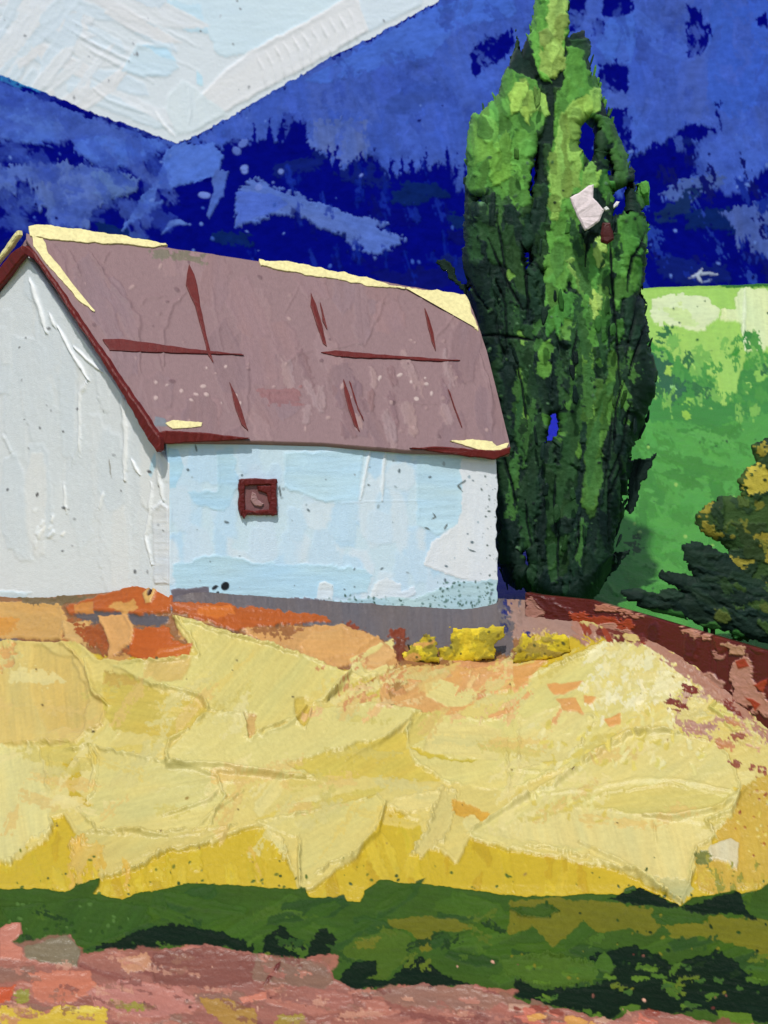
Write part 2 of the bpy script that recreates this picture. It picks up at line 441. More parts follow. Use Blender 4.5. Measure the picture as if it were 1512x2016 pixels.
r.stroke([(300, 396), (312, 374), (350, 372), (415, 355), (424, 360), (418, 400), (380, 404), (340, 402)], NV, th=2, jag=4, dry=.1)
r.stroke([(424, 338), (452, 338), (440, 385), (412, 432), (408, 425), (420, 372)], (80, 106, 186), th=2.5, jag=3, dry=.1, ang=-65)
r.stroke([(318, 462), (335, 436), (355, 432), (372, 442), (345, 445)], (90, 120, 200), th=2.5, jag=2)
r.stroke([(470, 368), (500, 356), (545, 372), (600, 392), (680, 422), (758, 444), (742, 456), (797, 470), (786, 486), (740, 506), (690, 486), (675, 462), (640, 456), (610, 436), (575, 424), (530, 426), (500, 441), (462, 456), (462, 418)], (88, 112, 186), th=3.5, jag=5, dry=.33, ang=18, streak=.12)
r.stroke([(464, 380), (540, 385), (570, 405), (540, 420), (466, 446)], (80, 106, 196), th=1.5, jag=4, dry=.1, ang=0)
big = [(352, 286), (430, 246), (600, 147), (720, 82), (860, 6), (1300, -228), (3400, -860), (3400, 300), (1512, 325), (1480, 362), (1400, 370), (1310, 392), (1335, 358), (1400, 338), (1372, 312), (1382, 290), (1420, 262), (1400, 240),
       (1330, 262), (1300, 292), (1240, 312), (1210, 346), (920, 345), (905, 362), (880, 326), (830, 332), (800, 347), (770, 352), (750, 326), (735, 300), (728, 318), (700, 312), (680, 336), (640, 312), (606, 292), (600, 240), (575, 224), (555, 256), (548, 276), (500, 284), (460, 275), (440, 290), (400, 285)]
r.stroke(big, MB, th=3, jag=5, dry=.42, ang=75, streak=.12)
r.scatter(70, (420, -200, 1512, 330), 130, 60, 70, [(68, 95, 186), (62, 87, 174), (72, 95, 178), (66, 90, 182), (70, 100, 194)], alpha=.75, soft=4, th=1.6, poly=big, dang=40, jag=6, dry=.3, ridge=.8, streak=.08)
r.stroke([(600, 160), (720, 92), (850, 20), (1000, -30), (1020, 30), (900, 60), (850, 110), (760, 130), (640, 170)], (72, 106, 200), th=2, jag=5, dry=.15, ang=-20)
r.stroke([(1200, 40), (1250, 30), (1250, 90), (1240, 130), (1190, 120), (1170, 80)], (70, 104, 198), th=2.5, jag=4, dry=.1)
r.stroke([(1400, 0), (1512, -20), (1512, 200), (1440, 240), (1390, 200)], (60, 92, 188), th=1.5, jag=6, dry=.15, ang=80)
r.stroke([(760, 200), (830, 150), (866, 150), (870, 190), (820, 225), (760, 230)], (58, 82, 164), th=1.2, jag=6, dry=.2)
r.stroke([(625, 240), (720, 240), (725, 300), (700, 312), (672, 330), (640, 300), (605, 290)], (84, 104, 172), th=1.6, jag=5, dry=.4, ang=85, streak=.15)
for p, dr in (([(1355, 15), (1380, 20), (1400, 70), (1385, 112), (1355, 115)], .3), ([(1180, 128), (1240, 122), (1238, 192), (1210, 180), (1180, 180)], .35),
          ([(1190, 215), (1235, 212), (1246, 312), (1220, 300), (1205, 260)], .35), ([(925, 92), (960, 76), (1012, 58), (1014, 106), (970, 130), (935, 152), (928, 120)], .35),
          ([(1115, -10), (1155, -10), (1150, 50), (1120, 66)], .15), ([(1178, -10), (1246, -10), (1246, 30), (1190, 36)], .25), ([(1165, 40), (1190, 38), (1185, 70), (1168, 72)], .2),
          ([(1330, 268), (1350, 246), (1412, 250), (1405, 200), (1416, 200), (1420, 250), (1385, 275)], .35), ([(1485, 40), (1512, 20), (1512, 55), (1490, 55)], .3),
          ([(1290, 290), (1330, 280), (1360, 330), (1300, 345), (1240, 345), (1250, 320)], .4), ([(1280, 284), (1295, 280), (1290, 300), (1275, 305)], .3), ([(555, 232), (575, 222), (600, 238), (606, 300), (560, 305), (545, 282)], .25)):
    r.stroke(p, NV, th=1, jag=4, dry=dr, ridge=.4, ang=80)
r.scatter(150, (380, -40, 1512, 330), 46, 20, 75, [(60, 84, 170), (72, 97, 184), (66, 90, 176), (54, 76, 160), (70, 95, 188)], alpha=.6, soft=3, th=.8, poly=big, dang=50, jag=5, dry=.5, ridge=.5, streak=.12)
r.scatter(70, (0, 170, 340, 450), 70, 30, 30, [(58, 80, 166), (74, 98, 180), (48, 70, 160)], alpha=.5, soft=4, th=.8, dang=50, jag=5, dry=.4, ridge=.4, streak=.12)
for x in (500, 530, 556, 590, 610, 645, 662, 690, 712, 742, 770, 792, 812, 836, 858, 880, 900, 915):
    h_ = random.uniform(14, 46); yb = np.interp(x, [500, 560, 606, 640, 680, 720, 760, 800, 840, 880, 920], [286, 262, 296, 316, 338, 322, 346, 348, 336, 328, 350])
    r.stroke([(x - 7, yb + 14), (x - 3, yb - h_ * .6), (x + 1, yb - h_), (x + 4, yb - h_ * .5), (x + 9, yb + 14)], NV, th=1, jag=5, jl=8, dry=.2, ang=85, ridge=.3)
r.stroke([(1128, 215), (1180, 220), (1216, 290), (1216, 350), (1128, 350)], NV, th=1, jag=5, dry=.15)
r.stroke([(1026, 235), (1072, 235), (1085, 570), (1020, 570)], NV, th=1, jag=5, dry=.15)
r.stroke([(1300, 385), (1335, 360), (1400, 342), (1440, 352), (1400, 378), (1350, 400)], (72, 94, 160), th=2, jag=4, dry=.35)
r.stroke([(1290, 420), (1340, 385), (1385, 370), (1350, 420), (1300, 440)], (22, 44, 96), th=1, jag=4, dry=.4)
r.stroke([(1415, 418), (1462, 402), (1560, 394), (1560, 505), (1480, 505), (1466, 470), (1452, 500), (1448, 456), (1430, 440)], (76, 96, 166), th=2.5, jag=4, dry=.35, ang=85, streak=.14)
r.scatter(40, (500, 330, 900, 560), 40, 12, 80, [(14, 34, 136), (10, 16, 100), (24, 46, 150)], alpha=.7, soft=3, th=.8, dry=.4, jag=3)
r.scatter(40, (1230, 330, 1512, 560), 40, 14, 60, [(24, 44, 140), (14, 20, 100), (36, 60, 150)], th=.8, dry=.5, jag=3)
r.line([(1412, 541), (1378, 541), (1354, 548)], 2.6, 2, (176, 184, 204)); r.line([(1382, 532), (1372, 546), (1380, 556)], 3, 2, (176, 184, 204)); r.line([(1400, 552), (1384, 557)], 2, 1, (120, 135, 180))
r.specks(120, (0, 200, 1512, 560), 2.6, [(96, 124, 200), (60, 90, 180), (8, 10, 90)], .8)
r.specks(10, (400, 280, 920, 400), 5, [(110, 130, 205), (90, 112, 190)], 1.2)
sk = np.interp(X, [p[0] for p in skyline], [p[1] for p in skyline])
D = 190 + np.clip((900 - Y), 0, 2000) * .055
D = D + 3 * (fbm(X / 120, Y / 90, 3, 3) - .5)
mt = grid_mesh('mountains', r, D, M_far, back=(0, 90, -50), fine=.6, hscale=1.2); tag(mt, kind='structure')

# =================================================================== HILLSIDE
K = (1.25, 1.15, 1.4)
xs = axis(900, 1560, 2, -1200, 2900, 24)
X, Y = span_grid(xs, [(-1300, 800), (930, 800), (1020, 650), (1200, 573), (1300, 568), (1512, 561), (2000, 560), (3000, 620)], [(-1300, 1330), (3000, 1330)], np.linspace(0, 1, 330))
r = Relief(X, Y, (76, 146, 66), 301)
G1, G2, G3, G4 = (80, 150, 70), (66, 134, 66), (50, 98, 74), (160, 198, 102)
r.scatter(60, (1180, 760, 1600, 1300), 110, 50, 60, [G1, (74, 144, 64), (86, 156, 74), (78, 150, 72)], th=1.6, dang=40, jag=5, dry=.12)
r.stroke([(1240, 830), (1270, 820), (1330, 810), (1400, 800), (1440, 830), (1512, 780), (1700, 760), (1700, 1000), (1240, 1000)], (84, 154, 74), th=1.5, jag=8, dry=.15, ang=-40)
r.stroke([(1200, 690), (1330, 690), (1420, 740), (1600, 690), (1700, 760), (1440, 830), (1400, 850), (1330, 830), (1250, 840)], G2, th=1.5, jag=6, dry=.25)
r.stroke([(1255, 670), (1310, 700), (1330, 722), (1352, 765), (1340, 790), (1315, 800), (1290, 770), (1268, 760), (1262, 840), (1240, 840)], G3, th=1.2, jag=6, dry=.3)
r.stroke([(1180, 560), (1700, 545), (1700, 700), (1470, 692), (1466, 722), (1458, 752), (1440, 792), (1420, 804), (1410, 770), (1408, 752), (1392, 740), (1388, 718), (1375, 735), (1340, 722), (1310, 692), (1272, 662), (1236, 620)], G4, th=2.4, jag=5, dry=.2, ang=80, streak=.05)
r.stroke([(1180, 560), (1512, 557), (1512, 566), (1320, 572), (1180, 574)], (150, 190, 90), th=1, jag=2)
r.stroke([(1395, 556), (1460, 553), (1700, 548), (1700, 566), (1500, 567), (1440, 570)], (44, 106, 40), th=1, jag=3, dry=.1)
r.stroke([(1436, 702), (1450, 682), (1458, 690), (1450, 704)], (58, 140, 50), th=.5, jag=2)
r.stroke([(1284, 590), (1330, 583), (1395, 588), (1416, 618), (1412, 634), (1396, 646), (1366, 655), (1338, 643), (1288, 640), (1280, 615)], (220, 223, 186), th=3.5, jag=5, dry=.15, ang=0, streak=.05)
r.stroke([(1300, 612), (1340, 600), (1372, 640), (1365, 652), (1340, 640)], (206, 218, 160), th=1, jag=4, dry=.3)
r.stroke([(1446, 592), (1458, 570), (1512, 572), (1760, 566), (1760, 690), (1512, 690), (1470, 697), (1456, 640), (1418, 636), (1418, 612), (1448, 614)], (218, 222, 180), th=3.5, jag=4, dry=.1, ang=85, ridge=3)
r.line([(1466, 575), (1463, 640), (1468, 692)], 4, 3.5, (228, 231, 205))
r.stroke([(1280, 682), (1298, 688), (1300, 700), (1284, 700)], (64, 142, 58), th=.6, jag=3, dry=.2)
for (x, y, q, c) in ((1320, 731, 11, (158, 192, 88)), (1358, 795, 13, (140, 190, 84)), (1352, 818, 10, (150, 192, 80)), (1325, 764, 4, (150, 200, 130)), (1330, 766, 3, (150, 200, 130)), (1400, 806, 5, G4), (1500, 740, 14, (140, 188, 90)), (1475, 762, 6, G4), (1438, 826, 5, G1)):
    r.stroke([(x - q, y - q * .5), (x, y - q), (x + q * .8, y - q * .4), (x + q * .5, y + q * .7), (x - q * .3, y + q), (x - q, y + q * .4)], c, th=1.2, jag=5, jl=7, dry=.12)
r.stroke([(1225, 1070), (1262, 1045), (1262, 1085), (1228, 1090)], (40, 80, 44), th=1, jag=4, dry=.6)
r.scatter(50, (1245, 660, 1512, 860), 34, 18, 60, [(64, 130, 64), (120, 172, 86), (80, 146, 70), (54, 108, 66)], th=1, jag=6, dry=.5, dang=50)
r.scatter(50, (1240, 840, 1512, 1180), 90, 26, 30, [(74, 140, 62), (86, 156, 74), (68, 132, 60)], th=1, jag=6, dry=.35, dang=60)
r.scatter(30, (1230, 850, 1512, 1150), 70, 8, 20, [(72, 136, 60), (92, 160, 80)], th=.8, jag=3, dry=.4)
r.line([(1405, 830), (1390, 880), (1375, 930), (1350, 960)], 1.8, 1.5)
r.line([(1460, 800), (1430, 870), (1400, 920)], 1.5, 1.2)
r.stroke([(-1300, 780), (930, 780), (1110, 700), (1112, 1000), (1080, 1140), (1060, 1180), (1000, 1210), (-1300, 1300)], (24, 32, 190), th=1, jag=6, dry=.2)
r.specks(60, (1220, 580, 1512, 1200), 2.6, [(50, 100, 50), (150, 190, 100), (40, 80, 50)], .8)
D = np.interp(1330 - Y, [0, 30, 140, 765, 900], [30.6, 31.2, 34.4, 52, 56])
hill = grid_mesh('hillside', r, D, M_hill, back=(0, 25, -14), fine=.5); tag(hill, kind='structure')

# =================================================================== THE GROUND: field, painted shade strip, lawn, path
K = (1.22, 1.26, 1.42)
GX = [-1500, -300, 0, 330, 345, 980, 1040, 1150, 1280, 1400, 1512, 1700, 2600]
GYB = [1215, 1205, 1193, 1160, 1166, 1206, 1210, 1228, 1258, 1338, 1432, 1520, 1560]
GDB = [33, 33, 31.9, 29.55, 29.6, 31.0, 30.6, 30.1, 29.2, 28.4, 27.6, 27.0, 26.8]
_gx = np.arange(-1500, 2601, 10.0)
def _smooth(v, w=9):
    k = np.hanning(2 * w + 1); k /= k.sum()
    return np.convolve(np.pad(v, w, mode='edge'), k, 'valid')
_gyb = _smooth(np.interp(_gx, GX, GYB)); _gdb = _smooth(np.interp(_gx, GX, GDB), 14)
DN = 25.4
def ground_D(X, Y):
    yb = np.interp(X, _gx, _gyb); db = np.interp(X, _gx, _gdb)
    t = (1740 - Y) / (1740 - yb)
    up = DN + t * (db - DN)
    return np.where(Y < 1740, up, DN - (Y - 1740) * .0068)
xs = axis(0, 1512, 2, -1400, 2500, 16)
top = [(x, y - 26) for x, y in zip(GX, GYB)]
rows = np.concatenate([np.linspace(0, .78, 430)[:-1], np.linspace(.78, 1, 14)])
X, Y = span_grid(xs, top, [(-2000, 2290), (3000, 2290)], rows)
r = Relief(X, Y, (206, 178, 46), 401)
PALE, CREAM, YEL, GOLD, TAN, PEACH, ORG = (220, 202, 122), (225, 210, 138), (210, 186, 84), (204, 174, 42), (211, 164, 94), (222, 168, 104), (194, 96, 28)
SHADE, LAWN, PATH = 1, 2, 3
r.scatter(110, (-100, 1560, 1512, 1790), 90, 22, 85, [(206, 178, 44), (210, 184, 56), (198, 166, 38), (212, 186, 50)], th=1.0, dang=20, jag=5, ridge=.5, hv=.4, dry=.2)
# earth below the house wall
r.stroke([(-1500, 1150), (340, 1140), (1040, 1180), (1060, 1290), (800, 1330), (740, 1320), (640, 1320), (560, 1280), (400, 1310), (200, 1290), (0, 1264), (-1500, 1264)], (150, 104, 64), th=1, jag=6, dry=.1)
r.scatter(60, (-20, 1190, 800, 1300), 40, 14, 10, [(120, 84, 56), (186, 120, 66), (160, 92, 44), (112, 96, 92), (200, 150, 84)], th=1.4, dang=25, jag=4, dry=.25)
# grey strip against the house: ground shadow painted into the colour
r.stroke([(300, 1130), (430, 1140), (520, 1150), (980, 1175), (1030, 1180), (1015, 1240), (1004, 1292), (870, 1276), (780, 1272), (700, 1252), (600, 1232), (340, 1206), (300, 1190)], (108, 100, 106), th=1.2, jag=5, dry=.15, ang=85, streak=.1, region=SHADE)
r.stroke([(1000, 1180), (1050, 1180), (1150, 1215), (1150, 1260), (1060, 1250), (1010, 1260)], (166, 132, 122), th=2, jag=6, dry=.3, ang=20)
# pale base of the field
r.stroke([(-1500, 1262), (150, 1266), (200, 1300), (290, 1302), (384, 1292), (350, 1240), (345, 1212), (500, 1262), (560, 1272), (640, 1326), (740, 1326), (756, 1386), (820, 1412), (940, 1386), (1060, 1318), (1130, 1292), (1190, 1262), (1270, 1246), (1300, 1266), (1366, 1310), (1440, 1380), (1500, 1436), (1512, 1462), (1640, 1510), (2600, 1560), (2600, 1620), (1480, 1560), (1452, 1590), (1440, 1612), (1404, 1640), (1400, 1684), (1372, 1702),
          (1352, 1758), (1340, 1780), (1230, 1720), (1100, 1690), (1010, 1676), (930, 1642), (900, 1702), (840, 1662), (826, 1622), (756, 1588), (700, 1690), (612, 1752), (590, 1756), (562, 1682), (522, 1632), (480, 1632), (420, 1662), (330, 1672), (270, 1692), (200, 1732), (172, 1726), (196, 1662), (142, 1640), (128, 1606), (104, 1612), (98, 1650), (22, 1702), (0, 1690), (-1500, 1710)], PALE, th=4, jag=5, ridge=2.5, ang=-20, streak=.05)
r.scatter(60, (-100, 1290, 1480, 1640), 150, 46, -25, [PALE, CREAM, (214, 196, 106), (221, 206, 128), (216, 198, 112)], th=2.2, dang=35, jag=4, ridge=2, streak=.04, hv=.7)
r.scatter(24, (1700, 1560, 2500, 1900), 200, 60, -25, [PALE, GOLD], th=2.2, dang=35, jag=5)
r.scatter(24, (-1200, 1300, -40, 1700), 220, 70, -25, [PALE, CREAM, YEL], th=3, dang=35, jag=5)
# orange and peach earth under the house
r.stroke([(-300, 1196), (60, 1186), (122, 1188), (134, 1225), (124, 1262), (-300, 1262)], TAN, th=3, jag=4, dry=.1, ang=10)
r.stroke([(-300, 1225), (40, 1218), (36, 1242), (0, 1262), (-300, 1262)], (212, 150, 66), th=2, jag=4, dry=.3)
r.stroke([(40, 1180), (180, 1172), (180, 1190), (60, 1196)], (120, 100, 66), th=1, jag=3, dry=.3)
r.stroke([(122, 1226), (170, 1228), (200, 1262), (180, 1274), (128, 1260)], (214, 172, 108), th=3, jag=4, dry=.15)
r.stroke([(150, 1232), (200, 1236), (226, 1262), (216, 1280), (166, 1270)], (168, 86, 30), th=2, jag=4, dry=.45)
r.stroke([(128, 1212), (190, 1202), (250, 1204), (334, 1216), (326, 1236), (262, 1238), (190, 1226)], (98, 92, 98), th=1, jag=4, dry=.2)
r.stroke([(130, 1196), (200, 1172), (290, 1150), (332, 1148), (342, 1170), (334, 1208), (275, 1214), (250, 1206), (192, 1204), (140, 1212)], (188, 96, 32), th=4, jag=4, ridge=2, ang=-12)
r.stroke([(215, 1192), (275, 1184), (270, 1206), (250, 1212), (220, 1202)], (216, 160, 86), th=2, jag=3, dry=.15)
r.stroke([(150, 1194), (186, 1186), (186, 1210), (150, 1212)], (208, 138, 66), th=2, jag=3, dry=.1)
r.stroke([(284, 1172), (298, 1160), (310, 1164), (300, 1190), (290, 1192)], (216, 172, 100), th=6, jag=1, ridge=1)
r.specks(1, (297, 1168, 299, 1170), 4.5, [(70, 40, 24)], -3)
r.stroke([(336, 1188), (420, 1190), (520, 1200), (642, 1212), (650, 1226), (560, 1232), (520, 1236), (470, 1242), (400, 1226), (340, 1206)], (186, 92, 24), th=3, jag=4, dry=.15, ang=5)
r.stroke([(390, 1196), (460, 1198), (465, 1212), (420, 1220), (388, 1214)], (212, 112, 30), th=2, jag=3, dry=.1)
r.stroke([(680, 1222), (710, 1232), (720, 1250), (690, 1248), (670, 1236)], (140, 62, 26), th=1.5, jag=5, dry=.4)
r.stroke([(770, 1242), (796, 1240), (800, 1262), (770, 1262)], (132, 56, 22), th=1.5, jag=5, dry=.3)
r.stroke([(264, 1240), (330, 1234), (346, 1262), (382, 1272), (372, 1292), (280, 1302), (252, 1290), (262, 1270)], (192, 94, 26), th=2.5, jag=5, dry=.15, ang=5)
r.stroke([(316, 1280), (378, 1270), (372, 1292), (300, 1300)], (206, 108, 32), th=1.5, jag=3)
r.stroke([(194, 1216), (252, 1212), (266, 1240), (262, 1270), (214, 1300), (218, 1270), (206, 1240)], PEACH, th=5, jag=3, ridge=2, ang=60)
r.stroke([(470, 1240), (590, 1236), (672, 1232), (742, 1256), (784, 1288), (786, 1312), (742, 1322), (690, 1312), (642, 1322), (610, 1300), (540, 1276), (500, 1262)], (214, 160, 96), th=3, jag=4, dry=.12, ang=10)
r.stroke([(480, 1236), (560, 1236), (590, 1240), (560, 1262), (520, 1256)], (160, 104, 56), th=1.4, jag=4, dry=.5)
r.stroke([(590, 1270), (612, 1250), (672, 1236), (676, 1256), (740, 1260), (700, 1290), (640, 1300), (600, 1300)], (216, 164, 100), th=3, jag=4, dry=.1)
r.stroke([(692, 1300), (750, 1272), (782, 1290), (748, 1316), (700, 1312)], (222, 174, 112), th=3, jag=3, dry=.1, ridge=2)
r.stroke([(690, 1300), (750, 1270), (756, 1276), (706, 1306), (720, 1330), (760, 1312), (770, 1330), (700, 1340), (690, 1320)], CREAM, th=4, jag=3, ridge=1.5)
r.stroke([(776, 1258), (800, 1258), (792, 1300), (780, 1318), (776, 1290)], (120, 56, 26), th=1, jag=4, dry=.3)
r.stroke([(760, 1320), (810, 1312), (800, 1360), (770, 1392), (748, 1390), (750, 1350)], (200, 152, 86), th=2, jag=5, dry=.1, ang=80)
r.stroke([(742, 1356), (812, 1312), (870, 1312), (930, 1318), (1010, 1330), (1002, 1356), (920, 1398), (870, 1424), (820, 1412), (760, 1392)], (217, 166, 102), th=3, jag=4, dry=.08, ang=-20)
r.stroke([(770, 1330), (800, 1316), (795, 1360), (765, 1385)], (176, 132, 74), th=1, jag=5, dry=.3, ang=80)
r.stroke([(852, 1322), (880, 1318), (890, 1334), (860, 1344)], (212, 168, 118), th=2, jag=2)
r.stroke([(920, 1312), (1000, 1300), (1078, 1304), (1034, 1334), (1004, 1366), (940, 1376), (920, 1346)], (226, 172, 114), th=4, jag=4, ridge=2, ang=-20)
r.stroke([(870, 1296), (1000, 1300), (1010, 1310), (930, 1320), (900, 1316)], (206, 150, 104), th=2, jag=4, dry=.2)
r.stroke([(835, 1350), (862, 1340), (930, 1362), (940, 1372), (920, 1394), (880, 1396), (838, 1374)], CREAM, th=3, jag=3, ridge=1.5, ang=15)
r.stroke([(690, 1350), (745, 1334), (745, 1376), (700, 1376)], YEL, th=1.5, jag=3, dry=.1)
r.line([(690, 1374), (745, 1334)], 2, 1, (160, 100, 50))
# knife slabs of yellow
S = lambda p, c, th=6, **k: r.stroke(p, c, **{**dict(th=th * .6, jag=5, jl=13, ridge=8, rw=2.6, streak=.075, keep=.3, hv=.45), **k})
S([(-300, 1262), (130, 1268), (162, 1300), (186, 1366), (218, 1388), (204, 1432), (168, 1452), (150, 1466), (80, 1472), (-300, 1476)], (218, 194, 116), 7, ang=85)
S([(60, 1275), (150, 1290), (180, 1380), (160, 1440), (90, 1450), (70, 1350)], (214, 186, 106), 1.2, ang=85, ridge=.2, jag=14, jl=40, soft=8)
S([(0, 1280), (30, 1270), (34, 1310), (0, 1330)], (216, 170, 104), 1, ridge=.3, dry=.35)
S([(205, 1325), (262, 1332), (310, 1362), (396, 1378), (408, 1404), (372, 1440), (330, 1452), (226, 1442), (206, 1402)], (207, 186, 88), 1.5, ridge=.3, ang=10)
S([(206, 1322), (250, 1330), (276, 1352), (230, 1352), (206, 1345)], (196, 168, 84), 1, ridge=.2, dry=.3)
S([(340, 1216), (430, 1246), (600, 1292), (690, 1330), (720, 1340), (682, 1352), (640, 1386), (600, 1396), (582, 1420), (492, 1458), (474, 1405), (410, 1406), (394, 1378), (300, 1350), (222, 1312), (290, 1302), (388, 1292), (372, 1256)], (219, 205, 126), 7, ang=-50)
S([(290, 1305), (380, 1295), (360, 1340), (310, 1345), (285, 1325)], (212, 184, 108), 1, ridge=.4, soft=5, ang=-40)
S([(580, 1380), (612, 1376), (608, 1440), (580, 1436)], (208, 184, 84), 1, ridge=.2)
r.stroke([(408, 1406), (478, 1406), (490, 1458), (584, 1424), (600, 1436), (622, 1402), (740, 1386), (830, 1406), (772, 1450), (702, 1500), (640, 1542), (560, 1532), (430, 1526), (330, 1514), (326, 1490), (372, 1440)], (222, 209, 134), th=7, jag=4, ridge=4, rw=4, streak=.04, ang=-30, keep=.3)
S([(480, 1404), (505, 1410), (500, 1450), (490, 1456)], (214, 176, 106), 1, ridge=.3)
S([(560, 1508), (760, 1455), (802, 1440), (812, 1500), (1000, 1492), (1002, 1532), (840, 1542), (720, 1532), (640, 1542)], (214, 192, 88), 2, ridge=.8, ang=-30)
S([(795, 1440), (830, 1408), (960, 1420), (1012, 1410), (1004, 1562), (880, 1546), (812, 1500)], (221, 207, 130), 6, ang=-10)
S([(800, 1470), (870, 1486), (886, 1496), (940, 1500), (930, 1506), (830, 1492)], (210, 188, 70), .8, ridge=.2)
S([(814, 1410), (880, 1400), (860, 1440), (800, 1480), (802, 1450)], (212, 196, 110), 2, ridge=1, ang=-30)
S([(860, 1424), (960, 1430), (985, 1440), (980, 1500), (850, 1485), (830, 1476)], CREAM, 2.5, ridge=1.5)
S([(180, 1470), (322, 1500), (430, 1530), (444, 1572), (404, 1642), (330, 1652), (200, 1645), (150, 1600), (186, 1562), (192, 1502)], (217, 205, 132), 5, ang=-10)
S([(-300, 1482), (84, 1474), (98, 1540), (104, 1640), (60, 1662), (20, 1702), (-300, 1702)], (223, 212, 144), 5, dry=.12, ang=80)
S([(100, 1480), (180, 1470), (184, 1500), (150, 1500), (120, 1530), (96, 1540)], (214, 196, 108), 3)
S([(124, 1500), (152, 1496), (162, 1530), (142, 1554), (182, 1590), (160, 1592), (136, 1570), (130, 1530)], (206, 176, 52), .8, ridge=.2)
S([(150, 1640), (270, 1640), (440, 1630), (468, 1626), (440, 1645), (380, 1672), (330, 1676), (272, 1710), (200, 1732), (172, 1726), (200, 1690), (150, 1660)], (213, 196, 118), 5, ang=-25)
S([(140, 1652), (200, 1658), (196, 1690), (150, 1740), (140, 1700)], (218, 186, 96), 3, dry=.4, ang=-60)
S([(592, 1756), (586, 1650), (540, 1640), (500, 1622), (640, 1592), (740, 1570), (762, 1584), (746, 1630), (700, 1690), (650, 1706)], (219, 205, 128), 8, ang=-30)
S([(500, 1620), (540, 1600), (700, 1560), (770, 1546), (740, 1572), (640, 1590)], (212, 192, 96), 2.5, ridge=1)
S([(520, 1632), (560, 1660), (570, 1700), (556, 1690), (530, 1650)], CREAM, 4, dry=.2)
S([(760, 1586), (800, 1570), (880, 1560), (880, 1585), (800, 1608)], CREAM, 6)
S([(866, 1552), (902, 1560), (884, 1640), (872, 1662), (830, 1690), (806, 1684), (838, 1640), (850, 1600)], (212, 196, 124), 4, dry=.2, ang=-60)
S([(890, 1576), (960, 1600), (962, 1622), (930, 1626), (890, 1600)], (212, 166, 66), 1.5, ridge=.6, dry=.1)
S([(916, 1612), (932, 1606), (948, 1624), (926, 1640), (914, 1630)], CREAM, 6, ridge=1)
S([(1000, 1350), (1170, 1280), (1280, 1262), (1360, 1316), (1336, 1400), (1200, 1482), (1000, 1562), (994, 1420)], (220, 207, 130), 4, dry=.1, ang=-35)
S([(1020, 1420), (1120, 1380), (1180, 1420), (1120, 1500), (1020, 1520)], CREAM, 2, dry=.15, ang=-30)
S([(916, 1648), (1002, 1590), (1080, 1556), (1160, 1500), (1250, 1445), (1330, 1440), (1420, 1470), (1462, 1550), (1442, 1602), (1392, 1622), (1412, 1650), (1372, 1672), (1352, 1760), (1340, 1782), (1250, 1722), (1150, 1692), (1060, 1672), (1000, 1676)], (222, 208, 134), 8, ang=-35)
S([(960, 1650), (1060, 1600), (1160, 1590), (1300, 1610), (1390, 1625), (1400, 1655), (1360, 1680), (1345, 1760), (1300, 1740), (1180, 1680), (1080, 1665)], (223, 209, 140), 3, ridge=1.5, ang=75)
S([(1130, 1590), (1200, 1560), (1320, 1545), (1440, 1570), (1420, 1600), (1270, 1608), (1210, 1600)], (217, 201, 116), 4, ridge=3, ang=-8)
S([(1290, 1730), (1350, 1735), (1366, 1750), (1346, 1780), (1320, 1766)], (196, 190, 130), 1.5, ridge=.3, dry=.2)
S([(1392, 1396), (1412, 1380), (1470, 1394), (1496, 1442), (1440, 1442), (1424, 1420)], (214, 204, 116), 5)
r.scatter(40, (1180, 1270, 1340, 1400), 46, 20, -50, [(228, 217, 158), (222, 208, 140), (232, 224, 176)], th=2, jag=6, jl=7, dry=.4, dang=60, ridge=1.5)
# warm and cool paint dragged thinly over the slabs
r.scatter(90, (-20, 1290, 1460, 1640), 110, 22, -25, [(220, 190, 114), (222, 200, 112), (228, 214, 150), (206, 190, 104), (220, 190, 116), (214, 202, 134)], th=.8, jag=6, dry=.5, dang=45, ridge=.4, streak=.06, hv=.4, keep=.85, alpha=.75)
r.scatter(30, (600, 1300, 1100, 1420), 50, 14, -25, [(222, 168, 108), (206, 150, 96), (226, 190, 130)], th=1.2, jag=5, dry=.4, dang=40, keep=.8)
r.line([(930, 1640), (1060, 1560), (1120, 1528), (1180, 1478), (1240, 1446), (1300, 1440), (1350, 1450)], 6, 9)
r.line([(1010, 1520), (1080, 1524), (1140, 1510)], 4, 4)
r.line([(1268, 1610), (1330, 1612), (1400, 1600), (1450, 1572), (1466, 1556)], 5, 8)
r.line([(1140, 1662), (1230, 1706), (1290, 1746), (1342, 1780)], 5, 8)
r.line([(1040, 1570), (1160, 1560), (1250, 1540), (1340, 1540), (1440, 1562)], 5, 3)
r.line([(1286, 1620), (1292, 1664)], 2.5, 3)
for pts, w, h in (([(330, 1492), (332, 1510), (430, 1512), (520, 1528), (600, 1536)], 5, 6), ([(325, 1498), (335, 1460), (372, 1440)], 3.5, 5), ([(396, 1378), (408, 1398), (380, 1432)], 4, 5), ([(170, 1300), (190, 1370), (214, 1390)], 4.5, 6), ([(640, 1384), (668, 1350), (690, 1330)], 5, 8), ([(480, 1455), (580, 1420), (604, 1392)], 3, 5),
                  ([(10, 1470), (60, 1468), (140, 1464)], 3, 4), ([(182, 1480), (188, 1520), (178, 1556)], 3.5, 4), ([(320, 1610), (410, 1580), (430, 1560)], 3, 4), ([(380, 1640), (420, 1600), (480, 1560)], 3, 3.5), ([(200, 1636), (260, 1640), (330, 1650)], 4, 5), ([(600, 1440), (612, 1400)], 3, 5), ([(680, 1500), (770, 1450), (830, 1408)], 2.5, 3), ([(755, 1590), (745, 1640), (690, 1692)], 3, 5), ([(588, 1660), (590, 1750)], 3, 5)):
    r.line(pts, w, h * 1.5)
